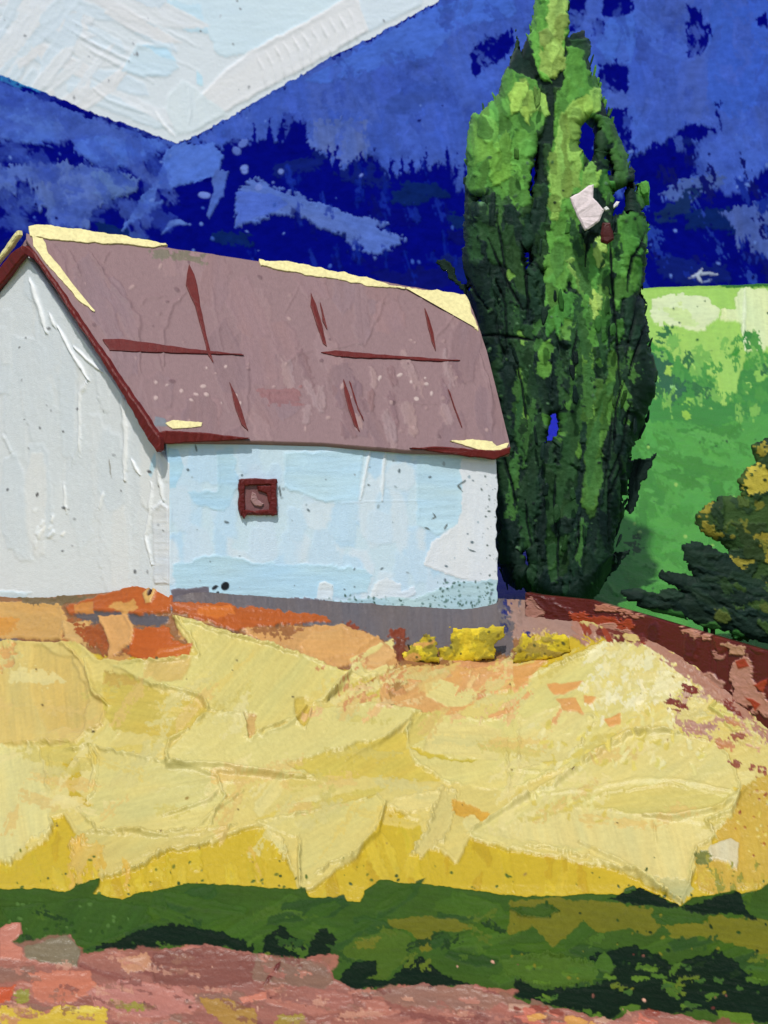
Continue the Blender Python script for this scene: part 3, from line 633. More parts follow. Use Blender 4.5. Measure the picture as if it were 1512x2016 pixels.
r.scatter(60, (1150, 1285, 1330, 1420), 18, 8, -60, [(236, 228, 186), (226, 214, 150), (232, 222, 168)], th=2.6, jag=4, jl=6, dang=60, ridge=1, dry=.25)
r.scatter(90, (1050, 1400, 1400, 1520), 20, 9, -70, [(226, 214, 140), (221, 206, 112), (230, 220, 160), (214, 196, 100)], th=2.2, jag=3, jl=6, dang=60, ridge=1)
r.scatter(30, (1020, 1560, 1200, 1620), 16, 8, -50, [(226, 214, 140), (216, 196, 100)], th=2, jag=3, jl=6, dang=60)
r.scatter(22, (1420, 1330, 1512, 1520), 34, 16, 20, [(196, 136, 90), (205, 160, 130), (212, 190, 110), (150, 84, 60)], th=2, jag=6, dry=.45)
for p in ([(1078, 1350), (1152, 1346), (1130, 1362), (1112, 1372), (1090, 1372)], [(1095, 1380), (1135, 1376), (1150, 1408), (1110, 1400)], [(1190, 1420), (1222, 1406), (1222, 1430), (1200, 1432)], [(1010, 1316), (1075, 1304), (1060, 1324), (1014, 1362)], [(1150, 1372), (1175, 1376), (1165, 1390), (1150, 1386)]):
    r.stroke(p, (222, 164, 96), th=3, jag=3, ridge=1.5)
r.stroke([(1130, 1222), (1290, 1250), (1400, 1334), (1512, 1424), (1700, 1520), (1700, 1560), (1512, 1466), (1400, 1376), (1300, 1296), (1240, 1262), (1130, 1256)], (172, 126, 110), th=2.5, jag=6, dry=.5, ang=35)
r.scatter(40, (1140, 1215, 1290, 1262), 30, 13, 25, [(176, 128, 112), (150, 62, 34), (190, 146, 128), (110, 44, 30), (205, 186, 120)], th=2.5, jag=4, dry=.25, dang=40)
r.scatter(26, (1330, 1300, 1512, 1450), 40, 18, 35, [(178, 130, 114), (186, 140, 120), (196, 160, 140), (124, 50, 36), (212, 198, 128), (216, 204, 140)], th=2.5, jag=6, dry=.45, dang=40)
r.scatter(16, (985, 1175, 1040, 1260), 26, 10, 80, [(30, 36, 110), (96, 90, 104), (150, 122, 116), (60, 60, 96)], th=1.5, jag=4, dry=.35, dang=40)
# right-hand gold corner
r.stroke([(1462, 1550), (1512, 1530), (2500, 1620), (2500, 1740), (1512, 1742), (1420, 1764), (1372, 1752), (1372, 1690), (1420, 1680), (1410, 1640), (1440, 1612)], (203, 170, 68), th=2, jag=5, dry=.15, ang=80)
r.specks(80, (1440, 1550, 1600, 1690), 2.6, [(150, 70, 34), (216, 196, 110), (220, 196, 90), (176, 110, 44)], 1.2)
r.stroke([(1395, 1668), (1440, 1650), (1454, 1664), (1452, 1700), (1450, 1714), (1430, 1702), (1395, 1690)], (220, 208, 170), th=4, jag=3, ridge=2, ang=85)
r.stroke([(1368, 1680), (1400, 1685), (1392, 1706), (1366, 1700)], (120, 124, 60), th=1, jag=4, dry=.3)
r.scatter(40, (1380, 1690, 1600, 1760), 22, 10, 80, [(190, 166, 60), (150, 146, 56), (208, 180, 70)], th=1.4, jag=3, dry=.3)
r.scatter(20, (-60, 1690, 560, 1755), 50, 14, 80, [(208, 180, 44), (214, 188, 60), (216, 180, 80)], th=1, jag=4, dry=.3, hv=.4)
# lawn band
K = (1.35, 1.35, 2.0)
lawn_top = [(-1500, 1750), (0, 1752), (80, 1750), (130, 1758), (150, 1745), (170, 1740), (198, 1732), (196, 1744), (184, 1762), (240, 1772), (272, 1760), (312, 1754), (370, 1740), (500, 1746), (600, 1752), (606, 1766), (710, 1776), (716, 1756), (750, 1735), (840, 1742), (900, 1750), (1000, 1764), (1060, 1766), (1190, 1762), (1230, 1762), (1260, 1748), (1340, 1786), (1360, 1770), (1450, 1756), (1462, 1770), (1512, 1740), (2600, 1744)]
r.stroke(lawn_top + [(2600, 2400), (-1500, 2400)], (62, 92, 38), th=3, jag=3, ridge=1, streak=.1, ang=8, region=LAWN)
lawn_poly = lawn_top + [(2600, 1980), (1512, 1980), (700, 1900), (-1500, 1830)]
LG = [(62, 94, 38), (54, 86, 42), (70, 102, 40), (50, 80, 40), (66, 98, 34)]
r.scatter(80, (-200, 1770, 1600, 1960), 140, 34, -8, LG, th=2.4, poly=lawn_poly, dang=30, jag=4, ridge=1.5, streak=.1, hv=1)
OL = (116, 114, 40)
S([(330, 1790), (320, 1760), (300, 1762), (290, 1800), (300, 1815), (250, 1840), (200, 1860), (40, 1850), (0, 1790), (150, 1770)], (60, 92, 40), 5, ridge=3, ang=-60, streak=.12)
S([(760, 1812), (850, 1806), (930, 1822), (932, 1832), (900, 1838), (852, 1836), (856, 1872), (832, 1880), (822, 1850), (800, 1832), (768, 1826)], (112, 112, 40), 3, ridge=1)
S([(660, 1880), (700, 1850), (780, 1832), (812, 1850), (800, 1890), (760, 1930), (716, 1932), (740, 1900)], (78, 104, 40), 4, ridge=1.5)
S([(700, 1856), (750, 1850), (740, 1866), (700, 1872)], (112, 116, 44), 2, dry=.3)
S([(1000, 1776), (1100, 1770), (1200, 1780), (1280, 1790), (1300, 1830), (1272, 1846), (1240, 1830), (1180, 1842), (1150, 1814), (1120, 1846), (1086, 1866), (1050, 1826), (1000, 1846)], OL, 3, ridge=1.2, ang=10, dry=.1)
S([(1000, 1790), (1090, 1782), (1100, 1800), (1060, 1812), (1012, 1802)], (66, 92, 38), 2, dry=.1)
S([(1280, 1800), (1390, 1812), (1380, 1830), (1300, 1822)], (60, 92, 42), 2, dry=.15)
S([(1300, 1822), (1390, 1816), (1400, 1804), (1480, 1812), (1700, 1820), (1700, 1910), (1512, 1892), (1470, 1868), (1420, 1856), (1372, 1848), (1330, 1850)], (118, 116, 40), 3, ridge=1.2, ang=10, dry=.1)
S([(980, 1890), (1080, 1880), (1180, 1900), (1170, 1940), (1100, 1950), (1000, 1930)], (78, 108, 44), 3, dry=.25)
DK = (17, 36, 27)
for p in ([(160, 1874), (240, 1850), (300, 1826), (345, 1820), (440, 1840), (500, 1862), (500, 1880), (440, 1868), (330, 1864), (300, 1872), (210, 1872)],
          [(512, 1882), (520, 1850), (552, 1824), (582, 1846), (604, 1868), (620, 1840), (632, 1834), (642, 1836), (660, 1846), (664, 1862), (650, 1884), (636, 1896)],
          [(664, 1932), (698, 1896), (738, 1894), (744, 1920), (722, 1930), (770, 1934), (800, 1892), (832, 1884), (852, 1906), (888, 1924), (950, 1950), (1010, 1962), (980, 1966), (900, 1942), (842, 1952), (780, 1944), (700, 1952), (680, 1946)],
          [(1150, 1890), (1200, 1872), (1250, 1864), (1300, 1884), (1322, 1904), (1352, 1890), (1412, 1874), (1452, 1900), (1500, 1944), (1700, 1950), (1700, 2020), (1450, 2012), (1380, 1990), (1300, 2000), (1240, 1985), (1200, 2012), (1130, 1992), (1060, 1978), (1006, 1962), (1012, 1930), (1060, 1950), (1100, 1950), (1160, 1945), (1196, 1930), (1212, 1908)],
          [(1196, 1772), (1260, 1748), (1345, 1788), (1430, 1762), (1456, 1758), (1466, 1795), (1494, 1816), (1440, 1800), (1380, 1802), (1330, 1792), (1260, 1784)]):
    r.stroke(p, DK, th=2.2, jag=4, jl=10, ridge=1, dry=.14, streak=.15, ang=8)
r.stroke([(1180, 1884), (1192, 1876), (1210, 1906), (1200, 1918), (1164, 1910)], (70, 104, 44), th=2.5, jag=3)
r.scatter(34, (1030, 1900, 1512, 2005), 30, 9, 8, [(78, 112, 46), (92, 124, 48), (66, 100, 50)], th=2.2, jag=3, jl=8, dry=.15, dang=15)
r.stroke([(1222, 1990), (1240, 1980), (1262, 1982), (1258, 2004), (1230, 2004)], (84, 116, 46), th=2.5, jag=3)
r.stroke([(1410, 1992), (1480, 2000), (1492, 2030), (1420, 2020)], (92, 122, 44), th=2.5, jag=4)
r.specks(60, (1000, 1780, 1512, 1960), 2.6, [(28, 52, 30), (124, 122, 44), (46, 76, 36)], 1)
r.specks(40, (0, 1760, 300, 1860), 3, [(86, 120, 66), (46, 76, 34)], 1.2)
for i in range(70):
    x = random.uniform(0, 1512); yb = np.interp(x, [p[0] for p in lawn_top], [p[1] for p in lawn_top]) - abs(random.gauss(0, 26))
    r.specks(1, (x - 2, yb - 2, x + 2, yb + 2), 2.4, [(88, 110, 40), (126, 128, 40), (60, 84, 36)], .5)
r.scatter(18, (0, 1800, 1000, 1900), 60, 12, 0, [(74, 104, 42), (48, 78, 38), (88, 108, 42), (40, 66, 36)], th=1.4, poly=lawn_poly, dang=40, jag=5, dry=.4, hv=.6)
r.scatter(20, (480, 1840, 1512, 1990), 36, 12, 0, [(76, 108, 44), (28, 48, 30), (100, 116, 44), (50, 80, 40)], th=1.4, poly=lawn_poly, dang=50, jag=5, dry=.35, hv=.6)
# earth path
K = (1.15, 1.15, 1.3)
path_top = [(-1500, 1826), (0, 1836), (8, 1826), (40, 1820), (44, 1840), (26, 1856), (50, 1866), (140, 1842), (160, 1880), (212, 1870), (290, 1876), (400, 1862), (500, 1880), (640, 1896), (662, 1930), (700, 1952), (780, 1950), (832, 1936), (862, 1952), (930, 1942), (1000, 1966), (1060, 1986), (1130, 1992), (1200, 2012), (1262, 1990), (1340, 2002), (1420, 2018), (2600, 2060)]
r.stroke(path_top + [(2600, 2500), (-1500, 2500)], (156, 98, 86), th=2.5, jag=4, ridge=1.2, dry=.05, streak=.12, ang=5, region=PATH)
path_poly = path_top + [(2600, 2300), (-1500, 2300)]
r.scatter(120, (-100, 1850, 1512, 2100), 90, 24, 6, [(168, 104, 92), (178, 112, 97), (146, 88, 77), (140, 100, 86), (182, 110, 95), (152, 94, 83), (134, 76, 68)], alpha=.85, soft=2, th=2.2, poly=path_poly, dang=22, jag=4, ridge=1.4, dry=.12)
r.stroke([(500, 1882), (636, 1898), (660, 1932), (640, 1950), (500, 1935), (470, 1900)], (136, 100, 84), th=2, jag=4, dry=.1)
r.stroke([(300, 1880), (400, 1866), (500, 1884), (500, 1940), (400, 1950), (300, 1940), (290, 1900)], (132, 78, 68), th=2, jag=5, dry=.15)
r.stroke([(700, 1955), (830, 1940), (930, 1946), (1000, 1970), (960, 1990), (800, 1985)], (150, 106, 92), th=2, jag=4, dry=.15)
r.stroke([(48, 1866), (130, 1842), (160, 1872), (152, 1906), (80, 1898), (48, 1886)], (126, 112, 90), th=3.5, jag=4, ridge=1.5)
r.stroke([(0, 1830), (12, 1824), (44, 1820), (42, 1842), (24, 1858), (46, 1870), (40, 1894), (0, 1892)], (196, 122, 104), th=3.5, jag=3, ridge=2)
r.stroke([(60, 1920), (180, 1910), (192, 1950), (130, 1978), (70, 1974)], (196, 116, 92), th=2.5, jag=5, dry=.12)
r.stroke([(170, 1955), (260, 1930), (360, 1950), (400, 1990), (300, 2010), (190, 1986)], (184, 118, 108), th=2, jag=5, dry=.2, ang=15)
r.stroke([(230, 1890), (290, 1880), (300, 1912), (250, 1918)], (196, 138, 108), th=2.5, jag=4, dry=.15)
r.stroke([(-30, 1950), (32, 1944), (22, 1976), (-30, 1980)], (192, 84, 46), th=2, jag=3, dry=.1)
r.stroke([(394, 1966), (440, 1968), (500, 1990), (510, 2030), (440, 2020), (410, 1996)], (168, 126, 60), th=2, jag=4, dry=.1)
r.stroke([(-300, 1990), (60, 1986), (90, 1998), (130, 1980), (210, 1990), (214, 2100), (-300, 2100)], (206, 172, 56), th=3, jag=4, dry=.2, ang=5)
r.stroke([(130, 1988), (170, 1982), (205, 1992), (180, 1998), (140, 1996)], (220, 192, 80), th=2.5, jag=2)
r.stroke([(28, 1956), (58, 1950), (60, 1972), (30, 1980)], (146, 136, 52), th=1.4, jag=3, dry=.3)
r.stroke([(220, 1972), (300, 1984), (280, 1994), (224, 1988)], (150, 136, 58), th=1.4, jag=3, dry=.3)
r.stroke([(545, 2000), (600, 2000), (610, 2030), (540, 2030)], (156, 130, 56), th=1.4, jag=3, dry=.2)
r.stroke([(470, 1968), (524, 1955), (526, 1970), (480, 1980)], (204, 124, 104), th=2.5, jag=3)
r.line([(520, 1942), (540, 1916), (552, 1896)], 4, 4, (110, 48, 42)); r.line([(120, 1990), (122, 1950)], 2, 2)
r.scatter(110, (-20, 1870, 1300, 2050), 34, 11, 8, [(160, 98, 86), (186, 120, 104), (124, 72, 64), (196, 140, 120), (146, 100, 84)], th=1.6, jag=4, dry=.4, poly=path_poly, alpha=.7)
r.scatter(26, (1000, 1985, 1300, 2040), 40, 14, 8, [(196, 110, 92), (186, 140, 120), (210, 150, 80), (140, 70, 56)], th=2, jag=3, dry=.1, poly=path_poly)
r.specks(36, (0, 1880, 1512, 2016), 2.4, [(96, 48, 44), (214, 160, 140), (120, 76, 66)], 1.2)
r.specks(34, (0, 1280, 1512, 1750), 2.2, [(120, 96, 46), (96, 84, 50), (160, 130, 60)], .6)
D = ground_D(X, Y)
r.finish(.55)
P = at_np(r.X, r.Y, D); N = normals(P); V = (P + N * (r.Hh * 1.15 * D / F)[..., None]).reshape(-1, 3)
nr, nc = X.shape; idx = np.arange(nr * nc).reshape(nr, nc)
q = np.stack([idx[:-1, :-1], idx[1:, :-1], idx[1:, 1:], idx[:-1, 1:]], -1).reshape(-1, 4)
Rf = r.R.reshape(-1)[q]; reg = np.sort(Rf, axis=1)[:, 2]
for k, nm in ((0, 'field'), (SHADE, 'ground_shade_strip'), (LAWN, 'lawn'), (PATH, 'path')):
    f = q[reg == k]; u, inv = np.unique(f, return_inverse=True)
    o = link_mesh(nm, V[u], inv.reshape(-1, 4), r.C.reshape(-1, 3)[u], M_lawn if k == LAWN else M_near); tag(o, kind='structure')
# broad ground far below, out to the horizon
g = link_mesh('ground', [(-900, -40, -1.6), (900, -40, -1.6), (900, 900, -1.6), (-900, 900, -1.6)], [(0, 1, 2, 3)], np.tile(lin((64, 100, 46)), (4, 1)), M_hill); tag(g, kind='structure')

# =================================================================== FARMHOUSE
K = (.95, .95, .94)
A = at(330, 1175, 29.6); B = at(980, 1205, 31.0); E1 = at(310, 862, 29.47); E2 = at(1002, 888, 30.93); PK = at(55, 458, 31.5)
roofP = Plane.through(E1, E2, PK)
QK = roofP.hit(922, 584)
sideP = Plane.vertical(A, B)
gabP = Plane.vertical(A, Vector((PK.x, PK.y + .08, PK.z)))
house = empty('farmhouse', (A.x, A.y, A.z))
tag(house, 'white farmhouse with mauve roof and one small dark red window below the mountains', 'house')
K = (.84, .86, .86)
# gable wall
xs = np.concatenate([np.arange(-236, -2, 8), np.arange(0, 332.1, 2)])
X, Y = span_grid(xs, [(-240, 905), (52, 505), (334, 915)], [(-240, 1230), (0, 1215), (334, 1190)], np.linspace(0, 1, 330))
X = X + (X > 326) * 0
r = Relief(X, Y, (207, 212, 213), 501)
r.scatter(46, (-40, 520, 330, 1180), 200, 46, 88, [(208, 213, 214), (205, 211, 213), (211, 214, 213), (203, 210, 213)], th=.8, dang=6, jag=4, ridge=.3, streak=.012, hv=.4, soft=4)
r.stroke([(-40, 1150), (0, 1160), (60, 1168), (40, 1190), (-40, 1200)], (196, 212, 220), th=1, jag=3, dry=.1)
WHT = (222, 225, 224)
for pts, w, h, c in (([(60, 550), (76, 600), (93, 655)], 4.5, 6, WHT), ([(98, 618), (110, 645)], 3, 4, WHT), ([(115, 642), (150, 708), (174, 748)], 3.5, 5, WHT), ([(146, 682), (172, 708), (202, 732)], 3, 5, WHT), ([(174, 748), (156, 775), (158, 850), (157, 900)], 2.4, 3.5, WHT), ([(240, 772), (249, 850), (247, 946)], 5, 6.5, WHT), ([(260, 905), (276, 935)], 3.5, 4, WHT),
                     ([(312, 892), (316, 950), (322, 985)], 4, 6, WHT), ([(299, 950), (296, 1010), (288, 1055), (300, 1112)], 3.4, 5, WHT), ([(322, 985), (308, 1005)], 3, 4, WHT), ([(127, 950), (131, 1012)], 2.6, 3.5, WHT), ([(205, 968), (195, 1005)], 2.4, 3, WHT), ([(160, 860), (140, 920)], 2, 2.5, None), ([(322, 1145), (328, 1090)], 3, 3, WHT), ([(72, 1065), (70, 1080)], 2, 2, None), ([(5, 855), (25, 895)], 2.4, 2.5, None)):
    r.line(pts, w, h, c)
r.stroke([(292, 935), (300, 900), (306, 890), (308, 915), (298, 940)], (180, 208, 220), th=.6, jag=1)
r.stroke([(300, 1000), (318, 990), (333, 1000), (336, 1040), (334, 1150), (304, 1150)], (207, 211, 213), th=2, jag=2, ridge=1.6)
r.scatter(10, (70, 1000, 130, 1060), 16, 6, -60, [WHT], th=2, jag=2)
r.specks(40, (0, 600, 330, 1170), 2.3, [(110, 114, 116), (160, 164, 166), (90, 90, 90)], .5)
r.line([(214, 900), (220, 940)], 1.5, .6, (150, 148, 140))
grid_mesh('gable_wall', r, gabP.D(X, Y), M_wall, house, thick=tuple(-gabP.n * .22), fine=.25, hscale=.75)
# long side wall
K = (.82, .84, .82)
X, Y = span_grid(np.arange(320, 981.1, 2), [(300, 868), (490, 866), (990, 896)], [(300, 1205), (990, 1240)], np.linspace(0, 1, 190))
# clip left edge to the corner line, right edge gently uneven
t = (X - 320) / 661.0
xl = 330 + 0 * Y; xr = 979 + 3 * (fbm(Y / 14, Y * 0, 9, 2) - .5) * 2
X = xl + t * (xr - xl)
r = Relief(X, Y, (191, 213, 221), 551)
SB = [(178, 207, 224), (186, 210, 223), (198, 214, 221), (192, 212, 223), (183, 210, 225), (200, 215, 222)]
r.scatter(90, (330, 880, 980, 1190), 90, 46, 88, SB, th=.7, dang=5, jag=4, ridge=.2, streak=.02, hv=.4, soft=5)
r.stroke([(330, 880), (350, 885), (362, 920), (345, 960), (332, 960)], (170, 206, 222), th=1, jag=3)
r.stroke([(425, 890), (460, 880), (470, 960), (440, 1010), (380, 990), (370, 970), (430, 965)], (172, 206, 222), th=1, jag=4, soft=3)
r.stroke([(340, 1110), (420, 1090), (520, 1110), (640, 1110), (730, 1125), (725, 1165), (640, 1180), (520, 1178), (345, 1165)], (172, 205, 219), th=1.2, jag=6, dry=.08, soft=3)
r.stroke([(560, 890), (715, 885), (705, 985), (640, 990), (560, 960)], (180, 210, 222), th=1, jag=4, soft=3)
r.stroke([(820, 900), (910, 905), (912, 960), (905, 1030), (860, 1055), (820, 1030)], (180, 210, 222), th=1, jag=4, soft=2)
r.stroke([(912, 905), (985, 905), (985, 1142), (940, 1146), (876, 1130), (834, 1112), (850, 1066), (900, 1034), (908, 1000), (912, 960), (905, 930)], (212, 217, 218), th=1.6, jag=4, dry=.07, ridge=1, ang=88, streak=.03)
r.stroke([(622, 1180), (628, 1148), (640, 1144), (655, 1152), (654, 1182)], (205, 217, 221), th=1.4, jag=2)
r.stroke([(725, 1184), (740, 1148), (760, 1135), (788, 1150), (790, 1164), (816, 1155), (818, 1172), (780, 1186)], (208, 217, 219), th=1.4, jag=4, dry=.08)
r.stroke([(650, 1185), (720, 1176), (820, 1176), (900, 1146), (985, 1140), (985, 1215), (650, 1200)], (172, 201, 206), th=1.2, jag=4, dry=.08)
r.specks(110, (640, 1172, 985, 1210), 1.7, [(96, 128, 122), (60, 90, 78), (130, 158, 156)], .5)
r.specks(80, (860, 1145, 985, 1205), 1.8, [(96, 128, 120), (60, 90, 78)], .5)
r.specks(50, (946, 900, 982, 1140), 1.5, [(140, 150, 150), (60, 80, 72), (230, 232, 230)], .6)
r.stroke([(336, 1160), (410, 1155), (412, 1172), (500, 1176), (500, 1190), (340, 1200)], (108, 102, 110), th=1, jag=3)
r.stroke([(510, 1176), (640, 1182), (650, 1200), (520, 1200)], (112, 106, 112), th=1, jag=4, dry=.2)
r.specks(1, (443, 1153, 446, 1156), 7, [(26, 30, 34)], .8); r.specks(5, (400, 1150, 450, 1170), 3, [(40, 42, 48)], .6)
for pts, w, h in (([(729, 882), (720, 930), (709, 986)], 3, 4.5), ([(760, 884), (754, 930), (752, 986)], 3, 4.5)):
    r.line(pts, w, h, (210, 220, 222))
r.line([(650, 992), (760, 986), (860, 986)], 1.5, 1); r.line([(568, 1000), (568, 1060)], 1.5, 1.2); r.line([(332, 960), (336, 1010), (336, 1150)], 3, 2)
for pts in ([(905, 955), (916, 946), (902, 956), (910, 968)], [(836, 1038), (845, 1042)], [(852, 1010), (857, 1018), (850, 1022)], [(922, 1082), (936, 1086)], [(723, 953), (728, 956)], [(880, 1032), (874, 1042)], [(550, 955), (553, 980)], [(384, 875), (388, 890)]):
    r.line(pts, 1.7, .6, (96, 108, 108), jag=1)
r.specks(46, (340, 890, 980, 1190), 2.2, [(96, 112, 118), (150, 168, 174)], .4)
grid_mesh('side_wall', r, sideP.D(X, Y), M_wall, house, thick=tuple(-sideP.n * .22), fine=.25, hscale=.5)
K = (.98, .98, .92)
# hidden walls that close the house
zg = A.z - .3
Cc = gabP.hit(-236, 1000); Cc.z = zg
Dd = Vector((QK.x - .38, QK.y + (QK.y - B.y), zg)); Bb = Vector((B.x - .03, B.y + .05, zg)); ez = E2.z - .12
q1 = [Bb, Dd, Vector((Dd.x, Dd.y, ez)), Vector((QK.x, QK.y, QK.z - .12)), Vector((Bb.x, Bb.y, ez))]
q2 = [Cc, Dd, Vector((Dd.x, Dd.y, ez)), Vector((Cc.x, Cc.y, ez + .1))]
box_mesh('end_wall', [q1], (206, 212, 214), M_wall, house); box_mesh('rear_wall', [q2], (206, 212, 214), M_wall, house)
# front roof slope
xs = np.concatenate([np.arange(52, 1004.1, 2)])
topl = [(50, 458), (58, 462), (330, 488), (400, 498), (520, 516), (640, 536), (760, 556), (860, 574), (900, 582), (922, 590), (938, 632), (958, 690), (978, 770), (990, 820), (1004, 876)]
botl = [(50, 468), (120, 566), (200, 684), (260, 776), (306, 862), (330, 866), (500, 868), (640, 872), (800, 886), (1004, 892)]
X, Y = span_grid(xs, topl, botl, np.linspace(0, 1, 210))
K = (1.14, 1.19, 1.24)
r = Relief(X, Y, (150, 123, 125), 601)
RC = [(150, 122, 124), (156, 128, 129), (143, 117, 120), (153, 124, 126), (147, 122, 126)]
K = (1.14, 1.19, 1.24)
r.scatter(60, (60, 470, 1000, 880), 120, 54, 80, RC, th=1.2, dang=20, jag=5, ridge=.9, streak=.04, hv=.6, dry=.1)
r.scatter(26, (560, 720, 960, 850), 60, 20, 80, [(162, 136, 136), (140, 112, 115)], th=1.6, dang=14, jag=4, dry=.2)
r.stroke([(300, 492), (400, 500), (400, 516), (310, 512)], (124, 118, 104), th=1, jag=4, dry=.4)
r.stroke([(510, 770), (590, 765), (590, 800), (530, 800)], (150, 108, 108), th=1, jag=4, dry=.3)
r.stroke([(300, 842), (306, 820), (326, 824), (330, 840)], (130, 138, 148), th=1.2, jag=2)
for pts, w, h in (([(180, 500), (215, 560), (255, 600), (272, 625), (276, 730)], 4, 4.5), ([(130, 490), (145, 510), (160, 545)], 3, 3.5), ([(322, 720), (322, 650), (340, 600), (366, 575)], 4, 4), ([(275, 600), (292, 585), (325, 583)], 3, 3), ([(205, 520), (214, 495)], 3, 3), ([(310, 615), (318, 620)], 3, 3), ([(560, 615), (590, 560)], 2.5, 2.2), ([(716, 680), (740, 630), (762, 580)], 2.5, 2.5), ([(855, 670), (880, 640), (896, 618)], 2.5, 3), ([(960, 740), (968, 800), (968, 850)], 4, 4), ([(945, 700), (965, 770)], 3, 3), ([(640, 690), (700, 676), (716, 682)], 2.5, 2.5), ([(560, 720), (580, 700), (620, 690)], 2.5, 2), ([(755, 780), (770, 790), (860, 795)], 3, 2.6), ([(310, 700), (318, 730)], 4, 3), ([(415, 560), (440, 700)], 3, 1.6), ([(490, 700), (484, 850)], 3, 2.4)):
    r.line(pts, w, h, jag=4)
r.specks(70, (100, 500, 980, 860), 3, [(176, 148, 146), (160, 132, 132), (126, 100, 104)], 2.2)
r.specks(14, (300, 720, 480, 800), 3.2, [(200, 176, 172)], 2)
r.specks(8, (740, 700, 860, 800), 3, [(205, 185, 180)], 2)
roof = grid_mesh('roof', r, roofP.D(X, Y), M_roof, house, thick=tuple(-roofP.n * .10), fine=.5, hscale=.62)
K = (.9, .92, .92)
# far roof slope
E3 = gabP.hit(-262, 925); E4 = Vector((Dd.x + .1, Dd.y + .3, ez - .15))
pk = PK + Vector((0, .05, -.04)); qk = QK + Vector((0, .05, -.04)); dn = Vector((0, 0, -.12))
box_mesh('rear_slope', [[pk, qk, E4, E3], [pk + dn, E3 + dn, E4 + dn, qk + dn], [E3, E4, E4 + dn, E3 + dn], [pk, E3, E3 + dn, pk + dn], [qk, qk + dn, E4 + dn, E4]], (148, 121, 123), M_roof, roof)
# trim
RED = (96, 28, 23); YT = (224, 213, 152)
rp = roofP
bargeP = Plane.vertical(E1, PK).off(.05)
bb = [(44, 486), (56, 484), (72, 500), (110, 556), (160, 632), (200, 690), (250, 762), (300, 836), (318, 860), (318, 886), (312, 890), (294, 866), (272, 826), (240, 770), (200, 704), (150, 630), (110, 566), (70, 512), (46, 498)]
slab('bargeboard', bb, bargeP, RED, .05, parent=roof, step=5, jit=1.0, seed=1)
slab('bargeboard', [(46, 484), (54, 500), (30, 530), (0, 566), (-60, 650), (-140, 766), (-240, 908), (-258, 908), (-160, 760), (-70, 628), (0, 530), (24, 500)], bargeP, RED, .05, parent=roof, step=5, seed=2)
eaveP = Plane.vertical(E1, E2).off(.025)
slab('fascia', [(306, 852), (326, 848), (400, 852), (470, 860), (492, 862), (470, 867), (400, 870), (330, 874), (314, 872)], eaveP, RED, .04, parent=roof, step=5, jit=.8, seed=3)
slab('fascia', [(806, 882), (860, 879), (930, 884), (985, 886), (1004, 880), (1002, 892), (972, 905), (930, 900), (870, 892)], eaveP, RED, .04, parent=roof, step=5, jit=.8, seed=4)
for i_, p_ in enumerate([[(56, 446), (76, 442), (160, 452), (240, 464), (330, 482), (300, 486), (220, 480), (150, 476), (96, 470), (60, 464)], [(510, 512), (560, 514), (620, 526), (690, 540), (730, 550), (770, 562), (800, 568), (750, 566), (680, 554), (600, 540), (545, 530), (512, 523)],
                   [(800, 568), (860, 572), (915, 580), (926, 600), (928, 618), (942, 652), (930, 640), (914, 618), (890, 604), (868, 594), (840, 582)]]):
    slab('ridge_cap', p_, rp.off(.02), YT, .016, parent=roof, step=4, jit=1.6, var=.05, seed=5 + i_)
for i_, p_ in enumerate([[(62, 462), (84, 470), (96, 500), (120, 530), (150, 570), (186, 614), (160, 596), (120, 552), (90, 515), (66, 485)], [(326, 834), (342, 828), (398, 832), (396, 840), (340, 844)], [(886, 868), (930, 866), (968, 870), (978, 880), (1000, 872), (998, 884), (960, 888), (925, 880)]]):
    slab('rake_trim', p_, rp.off(.02), YT, .014, parent=roof, step=4, jit=1.4, var=.05, seed=16 + i_)
slab('rake_trim', [(-40, 560), (0, 506), (30, 462), (38, 454), (40, 462), (20, 492), (0, 516), (-36, 566)], bargeP.off(.02), YT, .05, parent=roof, step=5, seed=7)
for i, p in enumerate(([(202, 668), (240, 668), (300, 676), (380, 688), (440, 694), (480, 699), (420, 697), (330, 694), (260, 692), (216, 690)],
                       [(632, 694), (660, 690), (720, 696), (800, 702), (880, 708), (906, 710), (860, 711), (780, 706), (700, 704), (662, 701)],
                       [(372, 520), (382, 540), (388, 560), (394, 600), (404, 650), (420, 714), (410, 700), (396, 645), (384, 602), (366, 560), (368, 540)],
                       [(612, 576), (622, 600), (634, 640), (643, 682), (636, 676), (624, 640), (612, 602)],
                       [(630, 595), (636, 612), (643, 648), (636, 632)],
                       [(836, 606), (844, 626), (853, 656), (858, 690), (850, 672), (842, 640)],
                       [(452, 752), (466, 780), (476, 808), (488, 848), (476, 836), (464, 806)],
                       [(676, 746), (686, 772), (696, 806), (708, 850), (698, 838), (686, 806), (678, 772)],
                       [(688, 750), (700, 790), (716, 828), (704, 806)],
                       [(882, 766), (892, 790), (910, 842), (898, 815)])):
    slab('roof_seam', p, rp.off(.022), RED, .012, parent=roof, step=6, jit=.5, inset=1.2, seed=20 + i)
